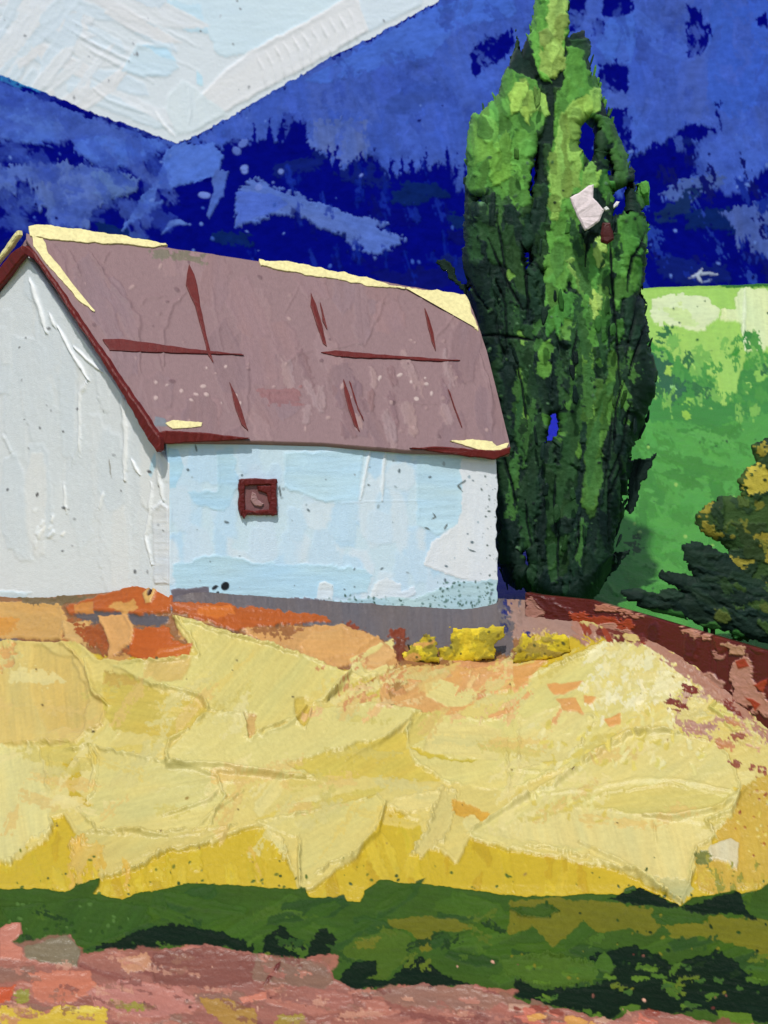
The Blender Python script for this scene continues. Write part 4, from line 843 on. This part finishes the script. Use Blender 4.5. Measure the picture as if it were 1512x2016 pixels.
# window
win = slab('window', [(472, 946), (544, 944), (546, 1014), (474, 1014)], sideP.off(.02), (122, 84, 84), .02, parent=house, step=6, seed=40)
slab('frame', [[(470, 944), (476, 942), (543, 943), (546, 950), (538, 955), (480, 956), (472, 956)], [(533, 950), (545, 950), (545, 1012), (536, 1016), (530, 1008)], [(470, 950), (481, 954), (482, 1004), (474, 1016), (469, 1004)], [(472, 1002), (500, 1005), (540, 1002), (544, 1014), (512, 1013), (488, 1012), (480, 1022), (474, 1014)]],
     sideP.off(.045), (92, 30, 28), .05, parent=win, step=4, jit=.9, inset=2.5, seed=41)
slab('muntin', [[(506, 957), (534, 956), (536, 992), (528, 990), (524, 972), (508, 966)]], sideP.off(.05), (92, 30, 28), .035, parent=win, step=4, jit=1, inset=2, seed=42)
slab('glint', [[(496, 968), (504, 972), (508, 984), (520, 992), (514, 998), (500, 994), (494, 984)]], sideP.off(.05), (158, 124, 122), .03, parent=win, step=4, jit=1, inset=2, seed=43)

# =================================================================== GARDEN WALL
K = (1.0, 1.1, 1.2)
wx = [1036, 1150, 1280, 1400, 1512, 1620, 1760]
wt = [(1030, 1166), (1060, 1172), (1160, 1182), (1280, 1216), (1400, 1252), (1512, 1284), (1620, 1318), (1800, 1370)]
X, Y = span_grid(axis(1034, 1512, 2, None, 1780, 8), wt, [(x, y + 18) for x, y in zip(GX, GYB)], np.linspace(0, 1, 110))
r = Relief(X, Y, (90, 26, 20), 701)
r.scatter(60, (1034, 1165, 1780, 1480), 40, 26, 85, [(86, 24, 19), (96, 30, 22), (78, 20, 17), (102, 36, 25)], th=1.8, dang=12, jag=3, ridge=1.4)
PK1, PK2 = (186, 138, 122), (168, 120, 106)
r.stroke([(1034, 1172), (1060, 1180), (1080, 1205), (1050, 1230), (1034, 1220)], PK2, th=2, jag=5, dry=.25)
r.stroke([(1036, 1166), (1070, 1172), (1120, 1200), (1140, 1225), (1110, 1225), (1070, 1200)], (84, 26, 22), th=2, jag=4, dry=.1)
r.stroke([(1120, 1205), (1190, 1215), (1240, 1222), (1250, 1240), (1180, 1244), (1140, 1240)], (156, 62, 28), th=2, jag=5, dry=.25)
r.stroke([(1170, 1240), (1200, 1228), (1240, 1236), (1250, 1262), (1220, 1275), (1180, 1262)], PK1, th=2.4, jag=5, dry=.35)
r.stroke([(1170, 1184), (1230, 1198), (1290, 1216), (1270, 1222), (1200, 1206), (1175, 1200)], (176, 120, 100), th=2, jag=4, dry=.35)
r.stroke([(1340, 1232), (1400, 1250), (1400, 1262), (1345, 1248)], (190, 138, 118), th=2, jag=3, dry=.25)
r.stroke([(1420, 1262), (1470, 1276), (1468, 1290), (1425, 1278)], (180, 140, 112), th=2, jag=4, dry=.3)
r.stroke([(1440, 1310), (1476, 1284), (1482, 1310), (1490, 1350), (1530, 1400), (1530, 1420), (1480, 1400), (1440, 1380)], PK1, th=3, jag=5, dry=.25)
r.stroke([(1376, 1326), (1400, 1322), (1430, 1345), (1420, 1360), (1390, 1345)], (178, 136, 120), th=2.5, jag=3, dry=.15)
for p in ([(1450, 1304), (1470, 1296), (1478, 1312), (1458, 1318)], [(1484, 1350), (1512, 1336), (1505, 1364)], [(1470, 1370), (1500, 1385), (1490, 1400)]):
    r.stroke(p, (160, 62, 34), th=2.5, jag=3)
for x in (1398, 1408, 1432):
    r.line([(x, 1265), (x + 2, 1330)], 1.6, -2)
r.scatter(14, (1280, 1290, 1420, 1380), 22, 10, 20, [(120, 56, 44), PK2, (196, 176, 110)], th=2, jag=3, dry=.3)
Dw = np.interp(X, GX, GDB) - .02 + 0 * Y
w = grid_mesh('garden_wall', r, Dw, M_near, thick=(.12, .34, 0), fine=.6)
tag(w, 'low dark red brown wall with pink patches running right from the cypress', 'wall')

# =================================================================== CYPRESS
K = (.93, .98, .95)
TD = 34.0; SC = TD / F
def tree_pt(px, py, dd): return Vector(((px - CX) * SC, TD + dd, H + (CY - py) * SC))
sil = [(-70, 1085, 1100), (-20, 1068, 1112), (0, 1060, 1118), (60, 1048, 1150), (100, 1020, 1158), (140, 1002, 1166), (190, 985, 1182), (230, 935, 1195), (300, 922, 1226), (380, 922, 1258), (440, 920, 1270), (520, 915, 1262), (580, 925, 1258), (640, 940, 1270), (700, 948, 1282), (760, 955, 1288), (820, 960, 1272), (880, 962, 1248), (980, 964, 1228), (1040, 966, 1216), (1100, 974, 1206), (1150, 1000, 1182), (1198, 1100, 1152)]
sy = [s[0] for s in sil]; sl = [s[1] for s in sil]; sr_ = [s[2] for s in sil]
cyp = empty('cypress_tree', tree_pt(1130, 1205, 0)); tag(cyp, 'tall dark green cypress with bright green upper crown behind the farmhouse', 'tree')
tube('trunk', [tree_pt(1130, 1225, 0), tree_pt(1128, 1100, 0), tree_pt(1122, 800, .05), tree_pt(1115, 500, 0), tree_pt(1100, 200, 0), tree_pt(1090, -40, 0)], [.2, .17, .15, .11, .07, .03], (44, 40, 30), M_leaf, cyp)
holes = [[(1136, 245), (1160, 225), (1178, 250), (1176, 300), (1160, 320), (1142, 300)], [(1048, 320), (1058, 270), (1060, 310), (1052, 390), (1044, 440), (1042, 410)], [(1190, 300), (1200, 295), (1212, 340), (1195, 345)], [(1072, 870), (1082, 815), (1102, 808), (1104, 850), (1092, 872)], [(1034, 490), (1046, 485), (1048, 520), (1040, 540)], [(1022, 1085), (1038, 1080), (1048, 1110), (1036, 1120)], [(1060, 530), (1076, 530), (1072, 560)],
         [(1118, 0), (1145, 0), (1145, 60), (1118, 70)], [(1200, 370), (1240, 360), (1240, 420), (1210, 425)], [(930, 380), (955, 385), (955, 400), (935, 402)], [(1010, 0), (1045, 0), (1040, 60), (1030, 110), (1015, 60)]]
DG, MD, MG, LG2, YG = (27, 46, 38), (42, 74, 42), (74, 134, 58), (118, 172, 78), (154, 190, 92)
regs = [([(940, 440), (1010, 460), (1035, 530), (1042, 590), (1020, 580), (1000, 530), (960, 500)], MD), ([(1026, 640), (1052, 640), (1048, 760), (1036, 900), (1020, 850), (1020, 700)], MD), ([(1070, 910), (1132, 920), (1130, 1000), (1080, 1040), (1070, 990)], MD), ([(1085, 1060), (1120, 1050), (1112, 1110), (1090, 1120)], MD),
        ([(1000, 150), (1030, 90), (1060, 60), (1062, 150), (1040, 180)], DG), ([(1148, 640), (1164, 690), (1148, 800), (1142, 870), (1108, 870), (1122, 760)], (54, 94, 46)), ([(1060, 440), (1090, 440), (1085, 530), (1055, 520)], MD),
        ([(1062, -80), (1112, -80), (1114, 60), (1110, 120), (1095, 152), (1062, 160), (1048, 80)], (100, 164, 68)), ([(1084, 0), (1112, -20), (1108, 130), (1086, 156), (1066, 132), (1080, 60)], YG),
        ([(1004, 138), (1056, 160), (1066, 200), (1078, 230), (1050, 270), (1045, 310), (1040, 370), (1020, 420), (1000, 372), (970, 368), (930, 372), (922, 330), (928, 228), (965, 222)], (92, 152, 66)),
        ([(1015, 190), (1046, 178), (1078, 214), (1042, 226), (1040, 252), (1020, 216)], (142, 184, 84)), ([(930, 240), (975, 235), (985, 300), (940, 330)], (112, 170, 74)), ([(960, 300), (1000, 290), (1010, 350), (965, 370)], (108, 164, 66)),
        ([(1115, 92), (1142, 100), (1152, 140), (1182, 188), (1178, 222), (1140, 250), (1148, 332), (1148, 384), (1122, 384), (1140, 440), (1140, 490), (1085, 500), (1080, 360), (1090, 260), (1095, 200), (1112, 150)], (92, 152, 64)),
        ([(1128, 200), (1152, 188), (1170, 200), (1165, 222), (1132, 250), (1144, 330), (1140, 364), (1112, 376), (1094, 440), (1082, 434), (1080, 350), (1098, 250), (1104, 225)], (140, 184, 84)),
        ([(1168, 222), (1192, 234), (1218, 266), (1234, 322), (1212, 306), (1190, 262)], (66, 112, 52)), ([(1150, 340), (1180, 338), (1180, 366), (1150, 368)], (130, 184, 84)), ([(1182, 345), (1208, 360), (1206, 402), (1184, 392)], MG),
        ([(1212, 430), (1250, 424), (1284, 452), (1252, 482), (1252, 505), (1218, 502)], (80, 142, 60)), ([(1252, 360), (1278, 362), (1278, 405), (1250, 408)], (86, 150, 64)),
        ([(1070, 505), (1092, 500), (1140, 488), (1164, 500), (1150, 540), (1115, 552), (1110, 600), (1085, 610), (1075, 545)], (92, 150, 66)), ([(1112, 512), (1150, 500), (1162, 516), (1140, 552), (1120, 540)], (136, 180, 84)),
        ([(1162, 484), (1208, 480), (1212, 530), (1192, 545), (1196, 600), (1196, 684), (1158, 684), (1152, 580), (1155, 530)], (84, 146, 64)), ([(1176, 492), (1194, 490), (1190, 520), (1178, 518)], YG), ([(1160, 576), (1184, 580), (1180, 610), (1160, 600)], YG),
        ([(1214, 500), (1248, 508), (1258, 532), (1252, 562), (1222, 588), (1200, 576), (1210, 540)], (84, 142, 62)),
        ([(1072, 620), (1100, 600), (1155, 600), (1155, 642), (1100, 642), (1074, 668)], MG), ([(1066, 675), (1085, 670), (1075, 720), (1062, 735), (1062, 710)], (92, 146, 60)), ([(1100, 646), (1124, 640), (1120, 672), (1104, 670)], (92, 140, 60)), ([(1214, 648), (1228, 648), (1222, 680), (1212, 676)], MG),
        ([(1205, 698), (1226, 760), (1216, 800), (1182, 884), (1156, 852), (1148, 762), (1165, 748), (1182, 780), (1196, 740)], (82, 130, 56)), ([(1148, 680), (1162, 680), (1160, 730), (1146, 730)], (92, 140, 60)), ([(1115, 850), (1140, 850), (1135, 890), (1118, 890)], (84, 130, 54)),
        ([(1154, 905), (1184, 892), (1182, 950), (1162, 1000), (1144, 990)], (76, 120, 54)), ([(1074, 1062), (1104, 1060), (1095, 1116), (1078, 1120)], (48, 86, 44)), ([(1010, 770), (1030, 768), (1030, 830), (1018, 850)], (62, 104, 50))]
rs = random.Random(5)
cr = Dabs(3)
outl = [(a[1], a[0]) for a in sil] + [(a[2], a[0]) for a in sil[::-1]]
X, Y = np.meshgrid(np.arange(850, 1316, 2.0), np.arange(-90, 1210, 2.0))
r = Relief(X, Y, (27, 46, 38), 801)
r.stroke(outl, (27, 46, 38), th=2, jag=9, jl=22, dry=.22, ang=88, region=1, ridge=1)
TOP = [(46, 76, 44), (52, 88, 46), (40, 68, 42), (58, 98, 50)]
LOW = [(26, 45, 38), (30, 52, 40), (23, 40, 36), (34, 60, 42), (27, 46, 38), (38, 66, 43)]
r.scatter(60, (920, 0, 1250, 440), 90, 26, 88, TOP, th=6, poly=outl, dang=14, jag=6, jl=12, dry=.12, ridge=2.5, streak=.14, hv=1.6)
r.scatter(230, (900, 400, 1300, 1190), 120, 24, 86, LOW, th=7, poly=outl, dang=16, jag=6, jl=12, dry=.12, ridge=3, streak=.16, hv=1.8)
for p, c in (([(858, 512), (876, 508), (892, 522), (905, 548), (945, 580), (985, 640), (975, 680), (945, 640), (915, 580), (880, 545), (866, 528)], (27, 46, 36)), ([(908, 490), (930, 488), (936, 520), (955, 560), (940, 570), (918, 530)], (28, 48, 36)), ([(912, 350), (932, 345), (938, 430), (945, 520), (930, 520), (918, 430)], (34, 60, 42)),
             ([(1240, 560), (1262, 570), (1276, 600), (1255, 605), (1262, 640), (1240, 640)], (28, 46, 36)), ([(1262, 690), (1280, 700), (1284, 740), (1280, 790), (1262, 830), (1240, 800), (1236, 700)], (25, 44, 34)), ([(1235, 905), (1280, 900), (1300, 880), (1286, 912), (1272, 945), (1262, 950), (1256, 990), (1244, 1014), (1230, 1005), (1236, 960)], (25, 42, 35)),
             ([(1195, 1090), (1225, 1085), (1250, 1075), (1225, 1105), (1196, 1140), (1170, 1170), (1150, 1190), (1120, 1200), (1100, 1180)], (24, 42, 35)), ([(1016, 50), (1034, 40), (1040, 80), (1058, 110), (1054, 150), (1010, 145)], (38, 64, 44)), ([(1122, 80), (1160, 75), (1158, 110), (1142, 130)], (46, 78, 46))):
    r.stroke(p, c, th=5, jag=4, jl=10, dry=.08, region=1, ang=70, ridge=2.5, streak=.14)
for poly, c in regs:
    r.stroke(poly, c, th=5, jag=5, jl=13, dry=.1, ang=85, ridge=2.5, streak=.14, hv=1.4, region=(1 if poly[0][1] < 500 else None))
    bx = [p[0] for p in poly]; by = [p[1] for p in poly]; ar = abs(sum(poly[i][0] * poly[(i + 1) % len(poly)][1] - poly[(i + 1) % len(poly)][0] * poly[i][1] for i in range(len(poly)))) / 2
    v = [tuple(min(255, ch * q) for ch in c) for q in (.8, .9, 1.0, 1.08)] + [(c[0] * .7, c[1] * .75, c[2] * .75)]
    r.scatter(int(ar / 800) + 1, (min(bx), min(by), max(bx), max(by)), 54, 22, 86, v, th=5, poly=poly, dang=22, jag=4, jl=9, dry=.08, ridge=2, streak=.12, hv=1.4)
r.scatter(40, (1000, 480, 1240, 860), 28, 13, 80, [(84, 136, 60), (62, 108, 52), (110, 158, 70), (50, 86, 46)], th=4, poly=outl, dang=40, jag=4, jl=8, dry=.2)
r.scatter(24, (930, 440, 1270, 1100), 100, 22, 87, [(44, 80, 46), (56, 98, 50), (36, 64, 42), (66, 112, 54)], th=4, poly=outl, dang=14, jag=5, jl=9, dry=.3, streak=.14)
for p, c in (([(1186, 894), (1184, 950), (1166, 996), (1146, 1000), (1150, 930)], (70, 118, 56)), ([(1030, 770), (1022, 850), (1030, 900), (1016, 880), (1014, 800)], (52, 94, 50)), ([(1130, 740), (1112, 850), (1090, 1000), (1104, 1000), (1140, 860)], (46, 82, 46)), ([(1078, 1070), (1100, 1068), (1088, 1120), (1076, 1110)], (44, 78, 42)), ([(1186, 780), (1178, 880), (1160, 960), (1150, 900)], (62, 108, 52)), ([(1040, 900), (1056, 900), (1050, 1010), (1038, 990)], (36, 62, 42))):
    r.stroke(p, c, th=4, jag=4, jl=9, dry=.12, ang=85, ridge=2, streak=.14)
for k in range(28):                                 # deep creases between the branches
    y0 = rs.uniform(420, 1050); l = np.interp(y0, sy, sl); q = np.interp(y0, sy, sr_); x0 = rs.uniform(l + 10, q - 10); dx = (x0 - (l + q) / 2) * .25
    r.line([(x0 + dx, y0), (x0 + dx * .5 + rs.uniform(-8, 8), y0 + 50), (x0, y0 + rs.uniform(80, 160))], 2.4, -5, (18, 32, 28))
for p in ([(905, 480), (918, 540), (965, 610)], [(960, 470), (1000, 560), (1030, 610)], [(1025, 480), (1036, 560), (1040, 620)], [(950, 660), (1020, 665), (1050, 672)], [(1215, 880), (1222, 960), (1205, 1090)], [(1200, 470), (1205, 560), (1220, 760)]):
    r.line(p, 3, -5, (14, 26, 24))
r.specks(160, (920, 300, 1280, 1150), 2.6, [(60, 96, 56), (20, 34, 30), (90, 130, 90)], 1.4, poly=outl)
for h in holes: r.stroke(h, (14, 22, 60), th=-2, jag=5, jl=10, dry=.15, region=0, ridge=0)
shell('crown', r, outl, TD, .85, 36, M_leaf, cyp, hscale=.85, lump=.02, seed=3, gaps=holes)
def crown_dab(px, py, frac_depth, c, L, W, lean, T=.06, front=True):
    l = np.interp(py, sy, sl); rr = np.interp(py, sy, sr_); mid = (l + rr) / 2; R = (rr - l) / 2 * SC
    u = max(-1, min(1, (px - mid) / ((rr - l) / 2)))
    dy = R * math.sqrt(max(.02, 1 - u * u)) * frac_depth
    p = tree_pt(px, py, -dy if front else dy)
    nrm = Vector((u * .8, -(1 - abs(u) * .5) if front else (1 - abs(u) * .5), .12)) + Vector((rs.uniform(-.25, .25), rs.uniform(-.2, .2), rs.uniform(-.2, .2)))
    al = Vector((lean, 0, 1)) + nrm * rs.uniform(-.1, .25)
    cr.add(p, al, nrm.normalized(), L, W, T, c)
def in_holes(x, y): return any(inpoly(x, y, h) for h in holes)
n = 0
while n < 90:                                    # loose knife marks standing off the body, all round
    py = rs.uniform(-40, 1170); l = np.interp(py, sy, sl); q = np.interp(py, sy, sr_)
    px = rs.uniform(l, q)
    if in_holes(px, py): continue
    n += 1
    u = (px - (l + q) / 2) / ((q - l) / 2); c = None
    for poly, cc in regs[::-1]:
        if inpoly(px, py, poly): c = cc; break
    if c is None: c = rs.choice(LOW if py > 420 else TOP)
    v = rs.uniform(.8, 1.1)
    if c[1] > 90: c = (c[0] * .7, c[1] * .75, c[2] * .75)
    crown_dab(px, py, rs.uniform(.9, 1.0), tuple(ch * v for ch in c), rs.uniform(.2, .4), rs.uniform(.08, .17) * (.6 if py < 120 else 1), u * .2 + rs.uniform(-.2, .2), T=.035, front=rs.random() < .6)
for k in range(230):                              # feathery ends along the outline, on every side of the crown
    py = rs.uniform(60, 1150); l = np.interp(py, sy, sl); q = np.interp(py, sy, sr_)
    sd_ = rs.choice((-1, 1)); px = (l if sd_ < 0 else q) - sd_ * rs.uniform(-3, 9)
    c = None
    for poly, cc in regs[::-1]:
        if inpoly(px - sd_ * 12, py, poly): c = tuple(v * .9 for v in cc); break
    if c is None: c = rs.choice(LOW if py > 400 else TOP)
    cr.add(tree_pt(px, py, rs.uniform(-.35, .35)), Vector((sd_ * rs.uniform(.1, .5), rs.uniform(-.2, .2), 1)), Vector((rs.uniform(-.4, .4), -1, .2)), rs.uniform(.12, .3), rs.uniform(.04, .09), .03, c)
for (px, py, rx, ry, c) in ((1265, 384, 14, 22, (84, 146, 62)), (1264, 502, 9, 6, (110, 160, 76)), (1228, 318, 6, 8, (58, 100, 48)), (1206, 1105, 5, 12, (26, 46, 36))):
    for k in range(5):
        cr.add(tree_pt(px + rs.uniform(-.4, .4) * rx, py + rs.uniform(-.4, .4) * ry, rs.uniform(-.4, .2)), Vector((rs.uniform(-.3, .3), 0, 1)), Vector((rs.uniform(-.3, .3), -1, .2)), ry * SC * 1.5, rx * SC * 1.5, .05, c)
cr.build('loose_sprays', M_leaf, cyp)
lb = Dabs(9)
for (a, b) in (((1040, 640), (970, 560)), ((1030, 560), (1000, 470)), ((1205, 640), (1215, 540)), ((1230, 860), (1238, 700)), ((1010, 660), (955, 560)), ((1190, 980), (1225, 760))):
    tube('limb', [tree_pt(1122, a[1] + 120, 0), tree_pt(a[0], a[1], -.55), tree_pt(b[0], b[1], -.75)], [.06, .045, .02], (22, 36, 30), M_leaf, cyp, 6)
# pale and dark scraps caught on the crown
fl = Plane(tree_pt(1150, 420, -1.5), Vector((0, -1, .05)))
o = slab('pale_scrap', [(1122, 390), (1143, 378), (1158, 366), (1168, 364), (1167, 390), (1188, 414), (1180, 436), (1164, 448), (1152, 454), (1138, 430)], fl, (224, 212, 208), .05, step=5, jit=1, inset=3, seed=60, sink=.04); tag(o, 'large pinkish white scrap stuck on the right of the cypress crown', 'scrap', 'white scraps on the cypress')
o = slab('pale_scrap', [(1207, 404), (1214, 396), (1220, 398), (1216, 406), (1208, 410)], fl, (222, 220, 216), .04, step=4, jit=.6, inset=1.5, seed=61, sink=.03); tag(o, 'tiny white scrap right of the large scrap, the outer of two', 'scrap', 'white scraps on the cypress')
o = slab('pale_scrap', [(1188, 410), (1194, 406), (1200, 413), (1192, 416)], fl, (214, 220, 210), .04, step=4, jit=.6, inset=1.5, seed=62, sink=.03); tag(o, 'tiny white scrap touching the edge of the large scrap', 'scrap', 'white scraps on the cypress')
o = slab('dark_scrap', [(1186, 440), (1200, 440), (1206, 456), (1208, 472), (1196, 482), (1184, 476), (1182, 460)], fl, (72, 28, 24), .06, step=4, jit=1.2, inset=4, seed=63, sink=.04); tag(o, 'dark red lump on the cypress below the large white scrap', 'lump')

# =================================================================== BUSHES
K = (.8, .85, .9)
def plant(name, label, group, outline, base_col, paint, d0, R, w, seed, sprays=0, cols=None, stems=3, hs=1.0):
    xs_ = [p[0] for p in outline]; ys_ = [p[1] for p in outline]
    cx_ = (min(xs_) + max(xs_)) / 2
    root = empty(name, at(cx_, max(ys_), d0)); tag(root, label, 'bush', group)
    X, Y = np.meshgrid(np.arange(min(xs_) - 24, max(xs_) + 24, 2.0), np.arange(min(ys_) - 24, max(ys_) + 24, 2.0))
    r = Relief(X, Y, base_col, seed)
    r.stroke(outline, base_col, th=2, jag=5, jl=10, dry=.12, region=1, ridge=1, streak=.12)
    paint(r, outline)
    shell('foliage', r, outline, d0, R, w, M_leaf, root, hs, .15, seed)
    if sprays:
        q_ = random.Random(seed); d = Dabs(seed); n = 0
        while n < sprays:
            x = q_.uniform(min(xs_), max(xs_)); y = q_.uniform(min(ys_), max(ys_))
            if not inpoly(x, y, outline): continue
            n += 1; sg = 1 if q_.random() < .6 else -1
            t = min(1, float(poly_sd(np.array([x]), np.array([y]), outline)[0]) / w); dm = R * math.sqrt(1 - (1 - t) ** 2)
            d.add(at(x, y, d0) + Vector((0, -sg * dm, 0)), Vector((q_.uniform(-1, 1), 0, q_.uniform(.2, 1))), Vector((q_.uniform(-.5, .5), -sg, q_.uniform(-.1, .5))), q_.uniform(.12, .28), q_.uniform(.07, .14), .03, q_.choice(cols))
        d.build('loose_sprays', M_leaf, root)
    hgt = (max(ys_) - min(ys_)) * d0 / F
    for k in range(stems):
        b = at(cx_ + (k - 1) * 10, max(ys_), d0) + Vector((0, 0, -.2))
        tube('stem', [b, b + Vector(((k - 1) * .05, 0, .2 + hgt * .3)), b + Vector(((k - 1) * .12, 0, .2 + hgt * .6))], [.045, .035, .015], (44, 40, 28), M_leaf, root, 6, k)
    return root
BO = [(1478, 878), (1500, 866), (1540, 846), (1600, 858), (1680, 950), (1732, 1100), (1705, 1262), (1440, 1262), (1432, 1190), (1440, 1130), (1412, 1108), (1436, 1084), (1416, 1066), (1376, 1046), (1370, 1014), (1392, 990), (1428, 976), (1462, 978), (1454, 944), (1488, 908)]
def paint_bush(r, P):
    r.scatter(60, (1370, 850, 1730, 1262), 54, 30, 60, [(56, 80, 38), (46, 70, 36), (68, 86, 38), (40, 62, 38), (62, 82, 40), (34, 54, 36)], th=3.5, poly=P, dang=60, jag=6, jl=10, dry=.15, ridge=2.5, streak=.12)
    r.stroke([(1380, 1060), (1440, 1080), (1480, 1070), (1500, 1100), (1470, 1150), (1440, 1262), (1400, 1262)], (34, 54, 36), th=3, jag=6, dry=.2)
    r.stroke([(1390, 980), (1420, 960), (1425, 1040), (1450, 1060), (1420, 1070), (1405, 1020)], (36, 56, 36), th=3, jag=6, dry=.2)
    r.stroke([(1440, 1030), (1512, 1030), (1512, 1110), (1470, 1100)], (44, 62, 34), th=3, jag=6, dry=.2)
    Y1, Y2 = (130, 124, 48), (166, 156, 62)
    for p, c in (([(1460, 944), (1488, 918), (1520, 930), (1520, 966), (1474, 976), (1464, 970)], Y2), ([(1486, 880), (1502, 872), (1520, 884), (1494, 902)], Y1), ([(1392, 992), (1408, 996), (1400, 1010), (1380, 1014)], Y1), ([(1380, 1028), (1398, 1024), (1410, 1046), (1420, 1056), (1404, 1062), (1382, 1044)], Y1), ([(1416, 1098), (1450, 1098), (1478, 1110), (1456, 1120), (1434, 1126)], Y1), ([(1476, 1146), (1498, 1144), (1490, 1162)], (110, 104, 46)), ([(1506, 1084), (1530, 1072), (1532, 1106), (1514, 1106)], Y1)):
        r.stroke(p, c, th=2, jag=6, jl=8, dry=.4, ridge=.8)
    r.scatter(14, (1440, 900, 1730, 1240), 26, 16, 20, [(118, 114, 46), (100, 104, 42), (140, 132, 52)], th=1.5, poly=P, dang=60, jag=5, jl=8, dry=.25)
    r.specks(60, (1380, 900, 1512, 1250), 3, [(30, 46, 30), (110, 108, 42), (52, 76, 40)], 1.2)
    r.stroke([(1408, 1140), (1430, 1138), (1440, 1150), (1420, 1154)], (70, 130, 60), th=3, jag=3)
plant('round_bush', 'olive green bush with yellow tufts at the right edge above the wall', None, BO, (50, 74, 38), paint_bush, 30.9, .13, 30, 21, 10, [(66, 82, 36), (56, 72, 34), (96, 98, 40)])
SO = [(1217, 1163), (1257, 1162), (1293, 1169), (1307, 1157), (1350, 1166), (1318, 1150), (1300, 1138), (1296, 1122), (1330, 1127), (1366, 1136), (1348, 1104), (1344, 1074), (1363, 1067), (1382, 1068), (1430, 1090), (1470, 1130), (1540, 1170), (1590, 1220), (1590, 1275), (1512, 1268), (1440, 1244), (1370, 1228), (1350, 1216), (1280, 1200), (1238, 1182)]
def paint_low(r, P):
    r.stroke([(1246, 1188), (1290, 1190), (1348, 1206), (1360, 1222), (1290, 1206)], (58, 112, 54), th=3, jag=3, region=1)
    r.scatter(46, (1220, 1070, 1580, 1260), 80, 15, 20, [(25, 42, 35), (22, 38, 32), (30, 50, 38), (27, 46, 36)], th=3, poly=P, dang=20, jag=4, jl=10, dry=.12, ridge=2.5, streak=.15)
    r.scatter(12, (1420, 1150, 1560, 1250), 40, 16, 30, [(52, 76, 38), (40, 62, 36), (76, 90, 42)], th=4, poly=P, dang=30, jag=4, dry=.2)
    r.stroke([(1376, 1226), (1410, 1222), (1420, 1232), (1400, 1240)], (70, 124, 62), th=3, jag=3, dry=.1, region=1)
    r.stroke([(1436, 1244), (1450, 1236), (1464, 1250), (1450, 1258)], (66, 124, 60), th=3, jag=3, dry=.1, region=1)
plant('dark_shrub', 'low dark shrub with pointed leaves spreading left along the wall', None, SO, (25, 42, 35), paint_low, 30.2, .12, 40, 31, 8, [(25, 42, 35), (32, 54, 38)], 2)
def gd(x, y): return float(ground_D(np.array(x, float), np.array(y, float)))
YS = [(196, 176, 44), (206, 186, 48), (178, 160, 44), (150, 138, 48), (212, 192, 60)]
def paint_yel(cols):
    def f(r, P):
        bx = [p[0] for p in P]; by = [p[1] for p in P]
        r.scatter(26, (min(bx), min(by), max(bx), max(by)), 34, 16, -30, cols, th=3.5, poly=P, dang=50, jag=4, jl=8, dry=.2, ridge=2, streak=.1)
        r.specks(9, (min(bx), min(by), max(bx), max(by)), 3, [(110, 100, 44), (84, 84, 44)], 1)
    return f
for lb_, P_, cs in (('small pointed yellow green shrub on the left of the grey strip', [(790, 1290), (812, 1268), (838, 1244), (862, 1258), (860, 1272), (866, 1304), (796, 1306)], YS + [(140, 130, 44), (120, 112, 44), (196, 150, 84)]),
                   ('broad bright yellow shrub beside the right corner of the farmhouse', [(884, 1236), (926, 1238), (996, 1232), (994, 1260), (978, 1268), (974, 1298), (900, 1304), (866, 1308), (864, 1276), (890, 1268)], YS),
                   ('yellow shrub in front of the red wall below the cypress', [(1012, 1278), (1032, 1242), (1056, 1257), (1080, 1247), (1120, 1252), (1124, 1286), (1085, 1298), (1012, 1304)], YS + [(150, 132, 60)])):
    plant('yellow_shrub', lb_, 'yellow shrubs by the farmhouse', P_, (176, 158, 46), paint_yel(cs), gd(np.mean([p[0] for p in P_]), max(p[1] for p in P_) - 6), .05, 20, 50 + len(lb_), 0, cs, 2, .4)

# =================================================================== CAMERA, LIGHT
cam = bpy.data.cameras.new('camera'); cam.sensor_fit = 'VERTICAL'; cam.sensor_height = 24.0; cam.lens = 24.0 * F / 2016; cam.clip_end = 5000; cam.clip_start = .1; cam.dof.use_dof = True; cam.dof.focus_distance = 30; cam.dof.aperture_fstop = 1.4
co = bpy.data.objects.new('camera', cam); co.location = (0, 0, H); co.rotation_euler = (math.radians(90), 0, 0); col.objects.link(co); scene.camera = co
EL, AZ = math.radians(54), math.radians(189)      # azimuth clockwise from +Y: light from behind the camera, to the left
sv = Vector((math.sin(AZ) * math.cos(EL), math.cos(AZ) * math.cos(EL), math.sin(EL)))
sd = bpy.data.lights.new('sun', 'SUN'); sd.energy = 2.6; sd.angle = math.radians(2); sd.color = (1, .97, .92)
so = bpy.data.objects.new('sun', sd); so.rotation_euler = sv.to_track_quat('Z', 'Y').to_euler(); so.location = (-20, -20, 60); col.objects.link(so)
wd = bpy.data.worlds.new('World'); scene.world = wd; wd.use_nodes = True
nt = wd.node_tree; bg = nt.nodes['Background']; st = nt.nodes.new('ShaderNodeTexSky'); st.sky_type = 'NISHITA'; st.sun_disc = False
st.sun_elevation = EL; st.sun_rotation = AZ; nt.links.new(st.outputs[0], bg.inputs[0]); bg.inputs[1].default_value = .10
vs = scene.view_settings; vs.view_transform = 'Standard'; vs.look = 'None'; vs.exposure = .18; vs.gamma = 1; vs.use_curve_mapping = False
scene.cycles.max_bounces = 4
